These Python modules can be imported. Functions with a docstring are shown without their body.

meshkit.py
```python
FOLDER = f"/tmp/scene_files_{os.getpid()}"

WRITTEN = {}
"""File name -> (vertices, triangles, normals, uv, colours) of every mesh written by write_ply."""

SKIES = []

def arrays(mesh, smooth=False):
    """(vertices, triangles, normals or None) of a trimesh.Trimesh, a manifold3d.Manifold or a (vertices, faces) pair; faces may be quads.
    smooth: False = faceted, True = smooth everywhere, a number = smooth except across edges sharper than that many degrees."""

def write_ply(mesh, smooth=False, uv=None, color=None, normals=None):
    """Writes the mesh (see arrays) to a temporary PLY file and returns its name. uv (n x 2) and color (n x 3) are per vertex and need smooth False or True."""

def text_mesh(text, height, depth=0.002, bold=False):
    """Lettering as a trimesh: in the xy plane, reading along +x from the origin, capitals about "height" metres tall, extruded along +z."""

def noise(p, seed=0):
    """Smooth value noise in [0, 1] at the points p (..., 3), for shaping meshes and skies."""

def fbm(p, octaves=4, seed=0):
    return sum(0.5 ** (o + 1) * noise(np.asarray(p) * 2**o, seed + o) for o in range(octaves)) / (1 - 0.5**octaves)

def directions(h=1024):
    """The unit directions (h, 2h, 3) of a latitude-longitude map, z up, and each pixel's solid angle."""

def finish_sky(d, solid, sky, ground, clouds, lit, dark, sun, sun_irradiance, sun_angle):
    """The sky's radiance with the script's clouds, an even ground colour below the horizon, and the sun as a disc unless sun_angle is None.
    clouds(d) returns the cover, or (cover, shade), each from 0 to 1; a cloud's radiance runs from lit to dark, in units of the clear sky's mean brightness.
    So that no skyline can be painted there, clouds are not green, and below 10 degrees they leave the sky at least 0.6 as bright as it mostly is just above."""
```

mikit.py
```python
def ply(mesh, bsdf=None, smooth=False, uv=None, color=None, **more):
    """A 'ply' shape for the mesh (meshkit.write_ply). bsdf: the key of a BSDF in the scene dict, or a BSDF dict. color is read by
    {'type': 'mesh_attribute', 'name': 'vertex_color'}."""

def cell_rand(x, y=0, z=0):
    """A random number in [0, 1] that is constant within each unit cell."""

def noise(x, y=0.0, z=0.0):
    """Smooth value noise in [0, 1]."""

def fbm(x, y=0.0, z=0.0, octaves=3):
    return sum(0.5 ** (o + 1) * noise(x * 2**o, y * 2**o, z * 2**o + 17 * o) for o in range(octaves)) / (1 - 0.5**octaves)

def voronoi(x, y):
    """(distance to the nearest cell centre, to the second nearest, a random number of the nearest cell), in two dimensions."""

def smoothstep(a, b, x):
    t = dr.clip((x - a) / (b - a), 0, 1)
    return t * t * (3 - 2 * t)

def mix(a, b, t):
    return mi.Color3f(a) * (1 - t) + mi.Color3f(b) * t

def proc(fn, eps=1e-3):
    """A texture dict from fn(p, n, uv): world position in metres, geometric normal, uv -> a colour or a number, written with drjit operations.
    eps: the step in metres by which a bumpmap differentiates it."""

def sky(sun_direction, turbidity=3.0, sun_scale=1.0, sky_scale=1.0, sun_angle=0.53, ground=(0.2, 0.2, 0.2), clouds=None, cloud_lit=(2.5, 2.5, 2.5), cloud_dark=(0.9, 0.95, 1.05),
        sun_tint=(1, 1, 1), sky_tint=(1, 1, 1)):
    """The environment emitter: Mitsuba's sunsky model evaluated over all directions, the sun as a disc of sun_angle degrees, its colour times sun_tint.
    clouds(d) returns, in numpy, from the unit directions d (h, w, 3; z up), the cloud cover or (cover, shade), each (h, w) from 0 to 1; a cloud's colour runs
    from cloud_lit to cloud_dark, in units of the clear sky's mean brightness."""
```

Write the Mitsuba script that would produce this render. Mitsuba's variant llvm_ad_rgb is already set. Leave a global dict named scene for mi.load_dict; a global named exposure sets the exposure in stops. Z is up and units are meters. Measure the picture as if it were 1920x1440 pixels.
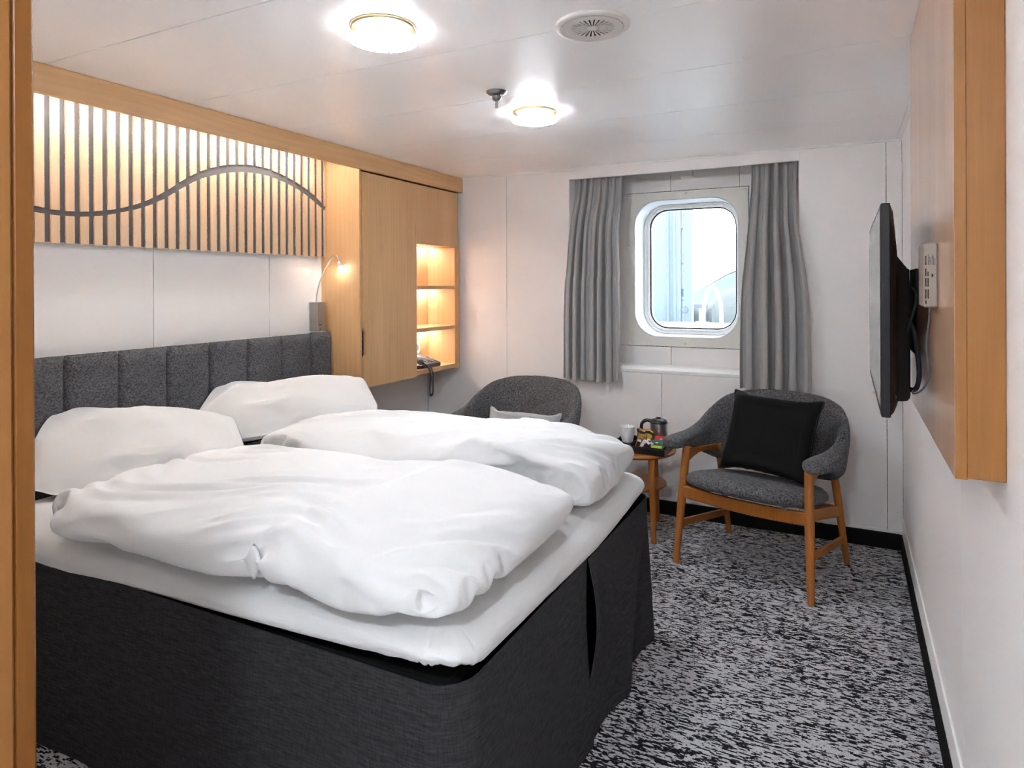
import math
import numpy as np
import trimesh
import manifold3d as m3
import shapely.geometry as sg
import drjit as dr
import mitsuba as mi
import mikit
import meshkit
from mikit import noise, fbm, smoothstep, mix, cell_rand

T = mi.ScalarTransform4f
scene, labels = {}, {}
rng = np.random.default_rng(7)

# ------------------------------------------------------------------ camera, sky, large lights, exposure
CAM = np.array([0.0, 0.0, 1.357])
FPX, YAW, ROLL, PITCH, CY = 1229.82, 0.472905, -0.0045149, -0.00091819, 537.40
_F = np.array([-math.sin(YAW) * math.cos(PITCH), math.cos(YAW) * math.cos(PITCH), math.sin(PITCH)])
_R = np.array([math.cos(YAW), math.sin(YAW), 0.0])
_U = np.cross(_R, _F)
_U = -math.sin(ROLL) * _R + math.cos(ROLL) * _U
scene['camera'] = {'type': 'perspective', 'fov': math.degrees(2 * math.atan(960 / FPX)), 'fov_axis': 'x',
                   'principal_point_offset_y': (720 - CY) / 1440, 'near_clip': 0.05, 'far_clip': 5000.0,
                   'to_world': T().look_at(origin=CAM.tolist(), target=(CAM + _F).tolist(), up=_U.tolist())}
exposure = 4.45
LAMP = 3.3          # radiance of the two glass ceiling discs in view (and of the added, unseen one in the entry)
LAMP_RGB = (0.96, 1.05, 1.16)
DRUM = 12.0         # light escaping sideways between each disc and its reflector
LED = 4.3           # strip behind the cornice
LED_RGB = (1.0, 0.98, 0.94)
NICHE = 3.6
SKY = 24.0


def overcast(d):
    n = meshkit.fbm(d * 3.0, 3, 5)
    return np.ones(d.shape[:2]), 0.35 * n


scene['sky'] = mikit.sky((0.3, 0.7, 0.6), turbidity=4, sun_scale=0.0, sky_scale=0.055 * SKY, ground=(0.35, 0.37, 0.4), clouds=overcast,
                         cloud_lit=(2.3, 2.45, 2.5), cloud_dark=(1.7, 1.85, 1.95))


# ------------------------------------------------------------------ helpers
def add(key, mesh, bsdf, smooth=False, label=None, cat=None, group=None, kind=None, **more):
    k, i = key, 0
    while k in scene:
        i += 1
        k = f'{key}_{i:03d}'
    scene[k] = mikit.ply(mesh, bsdf, smooth=smooth, **more)
    tag(k, label, cat, group, kind)
    return k


def tag(k, label=None, cat=None, group=None, kind=None):
    d = {a: b for a, b in (('label', label), ('category', cat), ('group', group), ('kind', kind)) if b}
    if d:
        labels.setdefault(k, {}).update(d)


def struct(key, mesh, bsdf, smooth=False, label=None):
    return add(key, mesh, bsdf, smooth, kind='structure', label=label)


def cat(*ms):
    return trimesh.util.concatenate([m for m in ms if m is not None])


def man(m):
    me = m.to_mesh()
    return trimesh.Trimesh(np.array(me.vert_properties[:, :3]), np.array(me.tri_verts), process=False)


def hull(pts):
    return trimesh.convex.convex_hull(np.asarray(pts, float))


def bx(x0, x1, y0, y1, z0, z1, r=0.0):
    """box from bounds, edges chamfered by r"""
    if r <= 0:
        b = trimesh.creation.box((x1 - x0, y1 - y0, z1 - z0))
        b.apply_translation(((x0 + x1) / 2, (y0 + y1) / 2, (z0 + z1) / 2))
        return b
    c = np.array([(x0 + x1) / 2, (y0 + y1) / 2, (z0 + z1) / 2])
    h = np.array([x1 - x0, y1 - y0, z1 - z0]) / 2
    r = min(r, *(h * 0.95))
    pts = []
    for s in np.ndindex(2, 2, 2):
        s = np.array(s) * 2 - 1
        for a in range(3):
            q = s * (h - r)
            q[a] = s[a] * h[a]
            pts.append(c + q)
    return hull(pts)


def rot(m, axis, deg, at=(0, 0, 0)):
    m.apply_transform(trimesh.transformations.rotation_matrix(math.radians(deg), axis, at))
    return m


def move(m, x, y, z):
    m.apply_translation((x, y, z))
    return m


def tube(path, r, n=10, cap=True):
    P = np.asarray(path, float)
    k = len(P)
    r = np.full(k, r) if np.isscalar(r) else np.asarray(r, float)
    t = np.gradient(P, axis=0)
    t /= np.linalg.norm(t, axis=1, keepdims=True)
    a = np.array([0, 0, 1.0]) if abs(t[0, 2]) < 0.9 else np.array([1.0, 0, 0])
    V = []
    for i in range(k):
        a = a - t[i] * (a @ t[i])
        a /= np.linalg.norm(a)
        b = np.cross(t[i], a)
        th = np.arange(n) * 2 * np.pi / n
        V.append(P[i] + r[i] * (np.cos(th)[:, None] * a + np.sin(th)[:, None] * b))
    V = np.vstack(V + [P[:1], P[-1:]])
    f = []
    for i in range(k - 1):
        for j in range(n):
            q = (i * n + j, i * n + (j + 1) % n, (i + 1) * n + (j + 1) % n, (i + 1) * n + j)
            f += [(q[0], q[1], q[2]), (q[0], q[2], q[3])]
    if cap:
        for j in range(n):
            f += [(k * n, (j + 1) % n, j), (k * n + 1, (k - 1) * n + j, (k - 1) * n + (j + 1) % n)]
    return trimesh.Trimesh(V, f, process=False)


def spline(pts, n):
    from scipy.interpolate import CubicSpline
    pts = np.asarray(pts, float)
    s = np.r_[0, np.cumsum(np.linalg.norm(np.diff(pts, axis=0), axis=1))]
    return CubicSpline(s, pts)(np.linspace(0, s[-1], n))


def lathe(prof, n=48, at=(0, 0, 0)):
    m = trimesh.creation.revolve(np.asarray(prof, float), sections=n)
    m.apply_translation(at)
    m.fix_normals()
    return m


def loft(rings, closed=True, caps=True):
    """rings (k, n, 3) -> mesh"""
    R = np.asarray(rings, float)
    k, n, _ = R.shape
    i, j = np.meshgrid(np.arange(k - 1), np.arange(n if closed else n - 1), indexing='ij')
    a, b, c, d = i * n + j, i * n + (j + 1) % n, (i + 1) * n + (j + 1) % n, (i + 1) * n + j
    f = np.concatenate([np.stack([a, b, c], -1).reshape(-1, 3), np.stack([a, c, d], -1).reshape(-1, 3)])
    V = R.reshape(-1, 3)
    if caps and closed:
        c0, c1 = len(V), len(V) + 1
        V = np.vstack([V, R[0].mean(0), R[-1].mean(0)])
        jj = np.arange(n)
        f = np.vstack([f, np.stack([np.full(n, c0), (jj + 1) % n, jj], 1), np.stack([np.full(n, c1), (k - 1) * n + jj, (k - 1) * n + (jj + 1) % n], 1)])
    m = trimesh.Trimesh(V, f, process=False)
    if m.volume < 0:
        m.invert()
    return m


def slab_from_grid(P, th):
    """a closed thin solid: grid P (a, b, 3) offset by th along its normals"""
    P = np.asarray(P, float)
    nu, nv = np.gradient(P, axis=0), np.gradient(P, axis=1)
    N = np.cross(nu, nv)
    N /= np.linalg.norm(N, axis=-1, keepdims=True) + 1e-12
    a, b, _ = P.shape
    V = np.vstack([(P + N * th / 2).reshape(-1, 3), (P - N * th / 2).reshape(-1, 3)])
    i, j = np.meshgrid(np.arange(a - 1), np.arange(b - 1), indexing='ij')
    q = [i * b + j, (i + 1) * b + j, (i + 1) * b + j + 1, i * b + j + 1]
    F1 = np.concatenate([np.stack([q[0], q[1], q[2]], -1).reshape(-1, 3), np.stack([q[0], q[2], q[3]], -1).reshape(-1, 3)])
    F = [F1, F1[:, ::-1] + a * b]
    loop = [(0, k) for k in range(b)] + [(k, b - 1) for k in range(1, a)] + [(a - 1, k) for k in range(b - 2, -1, -1)] + [(k, 0) for k in range(a - 2, 0, -1)]
    L = np.array([x * b + y for x, y in loop])
    M = np.roll(L, -1)
    F += [np.stack([L, M, M + a * b], 1), np.stack([L, M + a * b, L + a * b], 1)]
    m = trimesh.Trimesh(V, np.vstack(F), process=False)
    m.fix_normals()
    return m


def extr(poly, h, z0=0.0):
    m = trimesh.creation.extrude_polygon(poly, h, engine='earcut')
    m.apply_translation((0, 0, z0))
    return m


def rrect(x0, x1, y0, y1, r, n=8):
    return sg.box(x0 + r, y0 + r, x1 - r, y1 - r).buffer(r, quad_segs=n)


def zx(m, y):
    """take a mesh built in (x, z, depth) coordinates, stand it up at y: extruded towards +y"""
    V = m.vertices.copy()
    m = trimesh.Trimesh(np.stack([V[:, 0], y + V[:, 2], V[:, 1]], 1), m.faces[:, ::-1], process=False)
    return m


def text(s, h, origin, right, up, depth=0.0006, bold=False):
    m = meshkit.text_mesh(s, h, depth, bold)
    right, up = np.asarray(right, float), np.asarray(up, float)
    right /= np.linalg.norm(right)
    up /= np.linalg.norm(up)
    M = np.eye(4)
    M[:3, 0], M[:3, 1], M[:3, 2], M[:3, 3] = right, up, np.cross(right, up), origin
    m.apply_transform(M)
    return m


# ------------------------------------------------------------------ materials
def rgb(*c):
    return {'type': 'rgb', 'value': list(c)}


def pr(color, rough=0.5, metal=0.0, spec=0.5, bump=None, scale=1.0, eps=1e-3, **kw):
    c = color if isinstance(color, dict) else rgb(*color)
    if isinstance(rough, (int, float)):
        rough = float(rough)
    b = {'type': 'principled', 'base_color': c, 'roughness': rough, 'metallic': float(metal), 'specular': float(spec), **kw}
    if bump is not None:
        b = {'type': 'bumpmap', 'arbitrary': mikit.proc(bump, eps), 'scale': float(scale), 'bsdf': b}
    return {'type': 'twosided', 'bsdf': b}


def wood(light, dark, axis, fine=1.0):
    """wood grain running along axis, from world position"""
    def fn(p, n, uv):
        c = [p.x, p.y, p.z]
        a = c.pop(axis)
        u, v = c
        # cathedral figure: rings of a slowly wandering trunk centre
        w = fbm(u * 3 + 5, v * 3 + 9, a * 0.7, 2)
        d = dr.sqrt(dr.square(u * 3.0 + 0.9 * w) + dr.square(v * 3.0 + 0.5 * w) + 0.05 * a * a)
        ring = 0.5 + 0.5 * dr.sin(d * 95 * fine + 6 * fbm(u * 6, v * 6, a * 1.3, 2))
        pores = noise(u * 420 * fine, v * 420 * fine, a * 9)
        pores2 = noise(u * 150 * fine, v * 150 * fine, a * 3.5)
        tone = fbm(u * 9, v * 9, a * 0.9, 3)
        t = dr.clip(0.13 * ring + 0.26 * (pores - 0.5) + 0.24 * (pores2 - 0.5) + 0.8 * (tone - 0.5) + 0.36, 0, 1)
        kx, kz = u * 4.2, a * 2.3
        knot = smoothstep(0.84, 0.93, noise(kx * 3.3, v * 12, kz * 3.3 + 40)) * 0.35
        return mix(light, dark, dr.clip(t + 0.35 * knot, 0, 1))
    return fn


OAK_L, OAK_D = (0.68, 0.42, 0.215), (0.50, 0.275, 0.12)
scene['mat_oak_z'] = pr(mikit.proc(wood(OAK_L, OAK_D, 2)), 0.42, spec=0.35)
scene['mat_oak_y'] = pr(mikit.proc(wood(OAK_L, OAK_D, 1)), 0.42, spec=0.35)
scene['mat_slat'] = pr(mikit.proc(wood((0.66, 0.475, 0.32), (0.5, 0.335, 0.20), 2, 0.7)), 0.5, spec=0.3)
scene['mat_oak_gloss'] = {'type': 'twosided', 'bsdf': {'type': 'roughplastic', 'diffuse_reflectance': mikit.proc(wood((0.74, 0.48, 0.31), (0.60, 0.36, 0.22), 2)), 'int_ior': 1.52, 'alpha': 0.035}}
scene['mat_oak_edge'] = pr(mikit.proc(wood((0.30, 0.13, 0.034), (0.21, 0.08, 0.018), 2)), 0.4, spec=0.35)
scene['mat_oak_post_shaded'] = pr(mikit.proc(wood((0.17, 0.062, 0.009), (0.12, 0.04, 0.005), 2)), 0.4, spec=0.35)  # oak darkened: the shade on the entry post is put into its colour
scene['mat_oak_band_shaded'] = pr(mikit.proc(wood((0.235, 0.10, 0.026), (0.17, 0.07, 0.016), 2)), 0.4, spec=0.35)  # second strip of the post, its shade also held in a darkened oak colour
scene['mat_teak'] = pr(mikit.proc(wood((0.40, 0.148, 0.03), (0.25, 0.076, 0.013), 2, 1.3)), 0.36, spec=0.4)


def wall_tone(base, a=0.03):
    def fn(p, n, uv):
        return mi.Color3f(base) * (1 - a + 2 * a * fbm(p.x * 2.1 + 3, p.y * 2.1, p.z * 2.1, 2))
    return fn


scene['mat_wall'] = pr(mikit.proc(wall_tone((0.77, 0.745, 0.725))), 0.42, spec=0.4)
scene['mat_ceiling'] = pr(mikit.proc(wall_tone((0.90, 0.89, 0.885), 0.012)), 0.30, spec=0.45)
scene['mat_white'] = pr((0.78, 0.77, 0.75), 0.35, spec=0.4)
scene['mat_joint'] = pr((0.12, 0.11, 0.105), 0.8)
scene['mat_plate'] = pr((0.74, 0.72, 0.66), 0.4, spec=0.35)
scene['mat_reveal'] = pr((0.74, 0.77, 0.82), 0.25, spec=0.5)
scene['mat_black'] = pr((0.012, 0.012, 0.013), 0.6, spec=0.3)
scene['mat_blackfelt'] = pr((0.008, 0.008, 0.008), 0.95, spec=0.1)
scene['mat_plastic'] = pr((0.016, 0.016, 0.018), 0.32, spec=0.5)
scene['mat_slatback'] = pr((0.095, 0.09, 0.094), 0.7, spec=0.3)
scene['mat_tv'] = pr((0.007, 0.007, 0.008), 0.45, spec=0.25)
scene['mat_charcoal'] = pr((0.075, 0.07, 0.075), 0.6, spec=0.35)
scene['mat_steel'] = pr((0.62, 0.61, 0.60), 0.28, metal=1.0)
scene['mat_brushed'] = pr((0.30, 0.28, 0.26), 0.45, metal=0.7)
scene['mat_chrome'] = pr((0.75, 0.74, 0.74), 0.12, metal=1.0)
scene['mat_darkmetal'] = pr((0.28, 0.27, 0.27), 0.3, metal=1.0)
scene['mat_brass'] = pr((0.66, 0.56, 0.34), 0.22, metal=1.0)
scene['mat_porcelain'] = pr((0.83, 0.82, 0.8), 0.15, spec=0.5)
scene['mat_pane'] = {'type': 'thindielectric', 'int_ior': 1.5}


def carpet(p, n, uv):
    x, y = p.x, p.y
    row = dr.floor(y * 185)
    wob = noise(x * 9, y * 30) * 1.2
    a = noise(x * 62 + cell_rand(row, 3) * 37 + wob, row * 0.73)
    b = noise(x * 170 + cell_rand(row, 9) * 51, y * 280)
    c = fbm(x * 2.6, y * 4.0, 0, 3)
    t = a * 0.72 + b * 0.38 + 0.16 * (c - 0.5)
    k = smoothstep(0.45, 0.60, t)
    fib = noise(x * 600, y * 600)
    return mix((0.012, 0.011, 0.014), (0.45, 0.437, 0.452), k) * (0.72 + 0.5 * fib)


def carpet_bump(p, n, uv):
    return noise(p.x * 130, p.y * 150) + 0.5 * noise(p.x * 500, p.y * 500)


scene['mat_carpet'] = pr(mikit.proc(carpet), 0.95, spec=0.1, bump=carpet_bump, scale=0.0025)


def linen_tone(base, w=1.0):
    def fn(p, n, uv):
        a = noise(p.x * 620, p.y * 620, p.z * 55) + noise(p.x * 60, p.y * 60, p.z * 700)
        b = fbm(p.x * 40, p.y * 40, p.z * 260, 2)
        return mi.Color3f(base) * (1 + w * (0.55 * (a - 1) + 0.9 * (b - 0.5)))
    return fn


def heather(base, w):
    def fn(p, n, uv):
        a = noise(p.x * 230, p.y * 230, p.z * 170)
        b = noise(p.x * 620, p.y * 620, p.z * 480)
        c = fbm(p.x * 14, p.y * 14, p.z * 14, 2)
        return mi.Color3f(base) * dr.maximum(0.15, 1 + w * (1.5 * (a - 0.5) + 1.3 * (b - 0.5)) + 0.3 * (c - 0.5))
    return fn


def weave_bump(p, n, uv):
    return noise(p.x * 420, p.y * 420, p.z * 420)


scene['mat_skirt'] = pr(mikit.proc(linen_tone((0.025, 0.0245, 0.026), 0.95)), 0.9, spec=0.15, sheen=0.3)
scene['mat_headboard'] = pr(mikit.proc(heather((0.086, 0.086, 0.092), 0.9)), 0.95, spec=0.12, sheen=0.3, bump=weave_bump, scale=0.0012)
scene['mat_chairfab'] = pr(mikit.proc(heather((0.090, 0.089, 0.092), 1.1)), 0.95, spec=0.12, sheen=0.35, bump=weave_bump, scale=0.0012)
scene['mat_curtain'] = pr(mikit.proc(linen_tone((0.33, 0.325, 0.32), 0.12)), 0.62, spec=0.3, sheen=0.6)
scene['mat_velvet'] = pr((0.0065, 0.0065, 0.007), 0.85, spec=0.1, sheen=0.5, bump=lambda p, n, uv: fbm(p.x * 60, p.y * 60, p.z * 60, 3), scale=0.004)
scene['mat_greycush'] = pr((0.40, 0.41, 0.415), 0.8, spec=0.2, sheen=0.3)


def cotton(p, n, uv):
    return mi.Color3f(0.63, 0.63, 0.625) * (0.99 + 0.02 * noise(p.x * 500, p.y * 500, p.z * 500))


def cotton_bump(p, n, uv):
    # fine creases, long and thin, running across the cloth in two directions
    q = p.x * 0.8 + p.y * 0.6
    s = p.y * 0.8 - p.x * 0.6
    w = fbm(p.x * 5, p.y * 5, p.z * 5, 2)
    c1 = fbm(q * 7 + 3 * w, s * 42 + 5 * w, p.z * 7, 3)
    c2 = fbm(p.x * 18 + 2 * w, p.y * 18, p.z * 18, 3)
    return 0.7 * c1 + 0.5 * c2


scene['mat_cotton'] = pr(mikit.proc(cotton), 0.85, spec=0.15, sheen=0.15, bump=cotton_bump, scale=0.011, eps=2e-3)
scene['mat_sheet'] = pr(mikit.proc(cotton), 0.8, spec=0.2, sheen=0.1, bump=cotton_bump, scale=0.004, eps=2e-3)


def area(c, k):
    return {'type': 'area', 'radiance': rgb(*(k * x for x in c))}


def emit(key, mesh, c, k, base=(0.8, 0.8, 0.8), **kw):
    key = add(key, mesh, pr(base, 0.6), **kw)
    scene[key]['emitter'] = area(c, k)
    return key


# ------------------------------------------------------------------ room shell
XL, XR, YB, H = -2.66, 0.249, 3.878, 2.10
YP, XP, YE = 0.45, -0.887, -1.50          # partition beside the entry, its corner, the wall behind the camera
G = 0.0025

struct('floor', bx(XL - .05, XR + .05, YE - .05, YB + .05, -0.06, 0.0), 'mat_carpet', label='speckled black and grey carpet with streaks along its rows')
struct('ceiling', bx(XL - .05, XR + .05, YE - .05, YB + .4, H + 0.008, H + 0.06), 'mat_joint', label='white panelled ceiling')
ys = [YE, -0.87, -0.345, 0.18, 0.705, 1.232, 1.762, 2.293, 2.818, 3.345, YB]
LAMPS = [(-1.180, 1.505), (-1.185, 2.535)]
for a, b in zip(ys[:-1], ys[1:]):
    add('ceiling__panel', bx(XL - .02, XR - 0.024, a + G / 2, b - G / 2, H, H + 0.012, 0.0012), 'mat_ceiling')
struct('trim_1', bx(XR - 0.022, XR + .02, YE, YB, H - 0.006, H + 0.012, 0.002), 'mat_ceiling', label='white ceiling edge strip above the right wall')
struct('trim_2', bx(XL, XR, YB - 0.006, YB + 0.02, H - 0.012, H + 0.003, 0.002), 'mat_white', label='thin white strip where window wall meets ceiling')

# headboard wall (left)
struct('wall_left', bx(XL - 0.05, XL - 0.006, YE, YB + .05, 0, H), 'mat_joint', label='white panelled wall behind the bed')
sy = [YE, -0.1, 0.54, 1.176, 1.811, 2.446, 3.081, YB]
for a, b in zip(sy[:-1], sy[1:]):
    add('wall_left__panel', bx(XL - 0.008, XL, a + G / 2, b - G / 2, 0, H, 0.001), 'mat_wall')

# right wall
struct('wall_right', bx(XR + 0.006, XR + 0.05, YE, YB + .05, 0, H), 'mat_joint', label='white panelled wall carrying the television')
sy = [YE, -0.2, 1.05, 1.95, 2.865, YB]
for a, b in zip(sy[:-1], sy[1:]):
    add('wall_right__panel', bx(XR, XR + 0.008, a + G / 2, b - G / 2, 0.0, H, 0.001), 'mat_wall')
struct('trim_3', bx(XR - 0.006, XR + 0.001, YE, YB, 0.080, 0.165, 0.001), 'mat_white', label='white strip above the black baseboard of the right wall')

# wall behind the camera and the wash-room block on the left of the entry
struct('wall_rear', bx(XP, XR, YE - 0.04, YE, 0, H), 'mat_wall', label='white wall behind the camera')
struct('wall_partition', cat(bx(XL, XP - 0.03, YP - 0.04, YP, 0, H), bx(XP - 0.03 - 0.04, XP - 0.03, YE, YP, 0, H)), 'mat_wall', label='white partition beside the entry')

# window wall with its recess
RX0, RX1, RZ0, RZ1, RY = -1.573, -0.235, 0.852, 2.030, 4.165
back = cat(bx(XL - .05, RX0 - .004, YB + .006, YB + .06, -.03, H + .05), bx(RX1 + .004, XR + .05, YB + .006, YB + .06, -.03, H + .05),
           bx(RX0 - .004, RX1 + .004, YB + .006, YB + .03, 0, RZ0 - 0.03), bx(RX0, RX1, RY + .008, RY + .03, RZ0 - .05, 1.00),
           bx(RX0, RX1, RY + .008, RY + .03, 1.92, H + .03), bx(RX0, -1.26, RY + .008, RY + .03, 1.0, 1.92), bx(-0.56, RX1, RY + .008, RY + .03, 1.0, 1.92))
struct('wall_back', back, 'mat_joint', label='white panelled window wall')
sx = [XL, -2.024, RX0, -0.987, RX1, 0.178, XR]
for i, (a, b) in enumerate(zip(sx[:-1], sx[1:])):
    top = RZ0 - 0.024 if i in (2, 3) else H - 0.008
    add('wall_back__panel', bx(a + G / 2, b - G / 2, YB, YB + 0.010, 0.0, top, 0.001), 'mat_wall')
# recess lining: two cheeks, rear panels above and below the window plate, top board
for x, s in ((RX0, -1), (RX1, 1)):
    add('wall_back__panel', bx(*sorted((x, x + s * 0.01)), YB + .001, RY + .03, RZ0 - .03, H, 0.001), 'mat_wall')
rx = [RX0, -0.998, -0.581, RX1]
for a, b in zip(rx[:-1], rx[1:]):
    add('wall_back__panel', bx(a + G / 2, b - G / 2, RY, RY + 0.009, 1.955, H, 0.001), 'mat_wall')
rx = [RX0, -0.998, RX1]
for a, b in zip(rx[:-1], rx[1:]):
    add('wall_back__panel', bx(a + G / 2, b - G / 2, RY, RY + 0.009, RZ0 - 0.02, 0.966, 0.001), 'mat_wall')
for a, b in ((RX0, -1.279), (-0.527, RX1)):
    add('wall_back__panel', bx(a + G / 2, b - G / 2, RY, RY + 0.009, 0.968, 1.953, 0.001), 'mat_wall')
struct('trim_4', bx(RX0 - 0.004, RX1 + 0.004, YB - 0.003, YB + 0.018, RZ1, H - 0.010, 0.0015), 'mat_wall', label='white pelmet board above the window recess')
struct('trim_5', bx(RX0, RX1, YB - 0.004, RY, RZ0 - 0.022, RZ0, 0.004), 'mat_white', label='white window sill below the cabin window')

# baseboards (carpeted black)
struct('baseboard_back', bx(XL, XR - 0.014, YB - 0.014, YB, 0, 0.082, 0.003), 'mat_blackfelt', label='black baseboard along the window wall')
struct('baseboard_right', bx(XR - 0.014, XR, YE, YB, 0, 0.080, 0.003), 'mat_blackfelt', label='black baseboard along the right wall')
struct('trim_7', bx(XL, XR - 0.008, YB - 0.005, YB + 0.001, 0.082, 0.096, 0.001), 'mat_white', label='thin white strip above the black baseboard of the window wall')

# oak corner post beside the entry
struct('trim_6', bx(XP - 0.05, XP, YP - 0.024, YP, 0, H, 0.003), 'mat_oak_post_shaded', label='oak corner post of the entry partition')
add('trim_6__edge_band', bx(XP - 0.05, XP + 0.003, YP - 0.10, YP - 0.0255, 0, H, 0.003), 'mat_oak_band_shaded')

# entry door behind the camera
struct('door_1', bx(-0.72, 0.10, YE, YE + 0.03, 0.0, 2.0, 0.004), 'mat_white', label='white cabin door behind the camera')
add('door_1__handle', tube([(0.02, YE + .03, 1.02), (0.02, YE + .07, 1.02), (-0.09, YE + .07, 1.02)], 0.009, 8), 'mat_steel', 40)

# ------------------------------------------------------------------ window
HX0, HX1, HZ0, HZ1, HR = -1.228, -0.587, 1.031, 1.896, 0.155
hole = rrect(HX0, HX1, HZ0, HZ1, HR, 12)
plate = sg.box(-1.277, 0.970, -0.529, 1.950)
struct('window_1', zx(extr(plate.difference(hole), 0.012), RY - 0.012), 'mat_plate', label='rounded square cabin window in a bolted cream plate')


def ring_loop(poly, n=96):
    L = poly.exterior.length
    return np.array([poly.exterior.interpolate(L * i / n).coords[0] for i in range(n)])


def rings_to_mesh(levels, n=96):
    """levels: (poly, y) -> open surface through the loops"""
    R = []
    for poly, y in levels:
        c = ring_loop(poly, n)
        R.append(np.stack([c[:, 0], np.full(n, y), c[:, 1]], 1))
    return loft(R, caps=False)


WY = 4.36
add('window_1__reveal', rings_to_mesh([(hole.buffer(0.004), RY - 0.013), (hole, RY - 0.016), (hole.buffer(-0.003), RY - 0.010), (hole.buffer(-0.003), 4.30), (hole.buffer(-0.003), WY)]), 'mat_reveal', 40)
add('window_1__reveal_casing', rings_to_mesh([(hole.buffer(0.034), RY + .001), (hole.buffer(0.03), WY + 0.07)]), 'mat_white')
gl = rrect(-1.186, -0.629, 1.071, 1.860, 0.118, 12)
add('window_1__frame', rings_to_mesh([(hole.buffer(-0.003), WY), (hole.buffer(-0.006), WY - 0.008), (gl.buffer(0.020), WY - 0.008), (gl.buffer(0.018), WY + 0.004), (gl.buffer(0.014), WY + 0.004), (gl.buffer(0.012), WY - 0.004), (gl.buffer(0.002), WY - 0.002), (gl.buffer(0.001), WY + 0.02)]), 'mat_white', 30)
add('window_1__gasket', rings_to_mesh([(gl.buffer(0.002), WY + 0.012), (gl.buffer(-0.005), WY + 0.012), (gl.buffer(-0.005), WY + 0.03), (gl.buffer(0.02), WY + 0.03), (gl.buffer(0.02), WY + 0.05)]), 'mat_black')
add('window_1__outer_frame', zx(extr(hole.buffer(0.03).difference(gl), 0.03), WY + 0.05), 'mat_white')
add('window_1__pane', zx(extr(gl.buffer(0.01), 0.0005), WY + 0.022), 'mat_pane')
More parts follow.
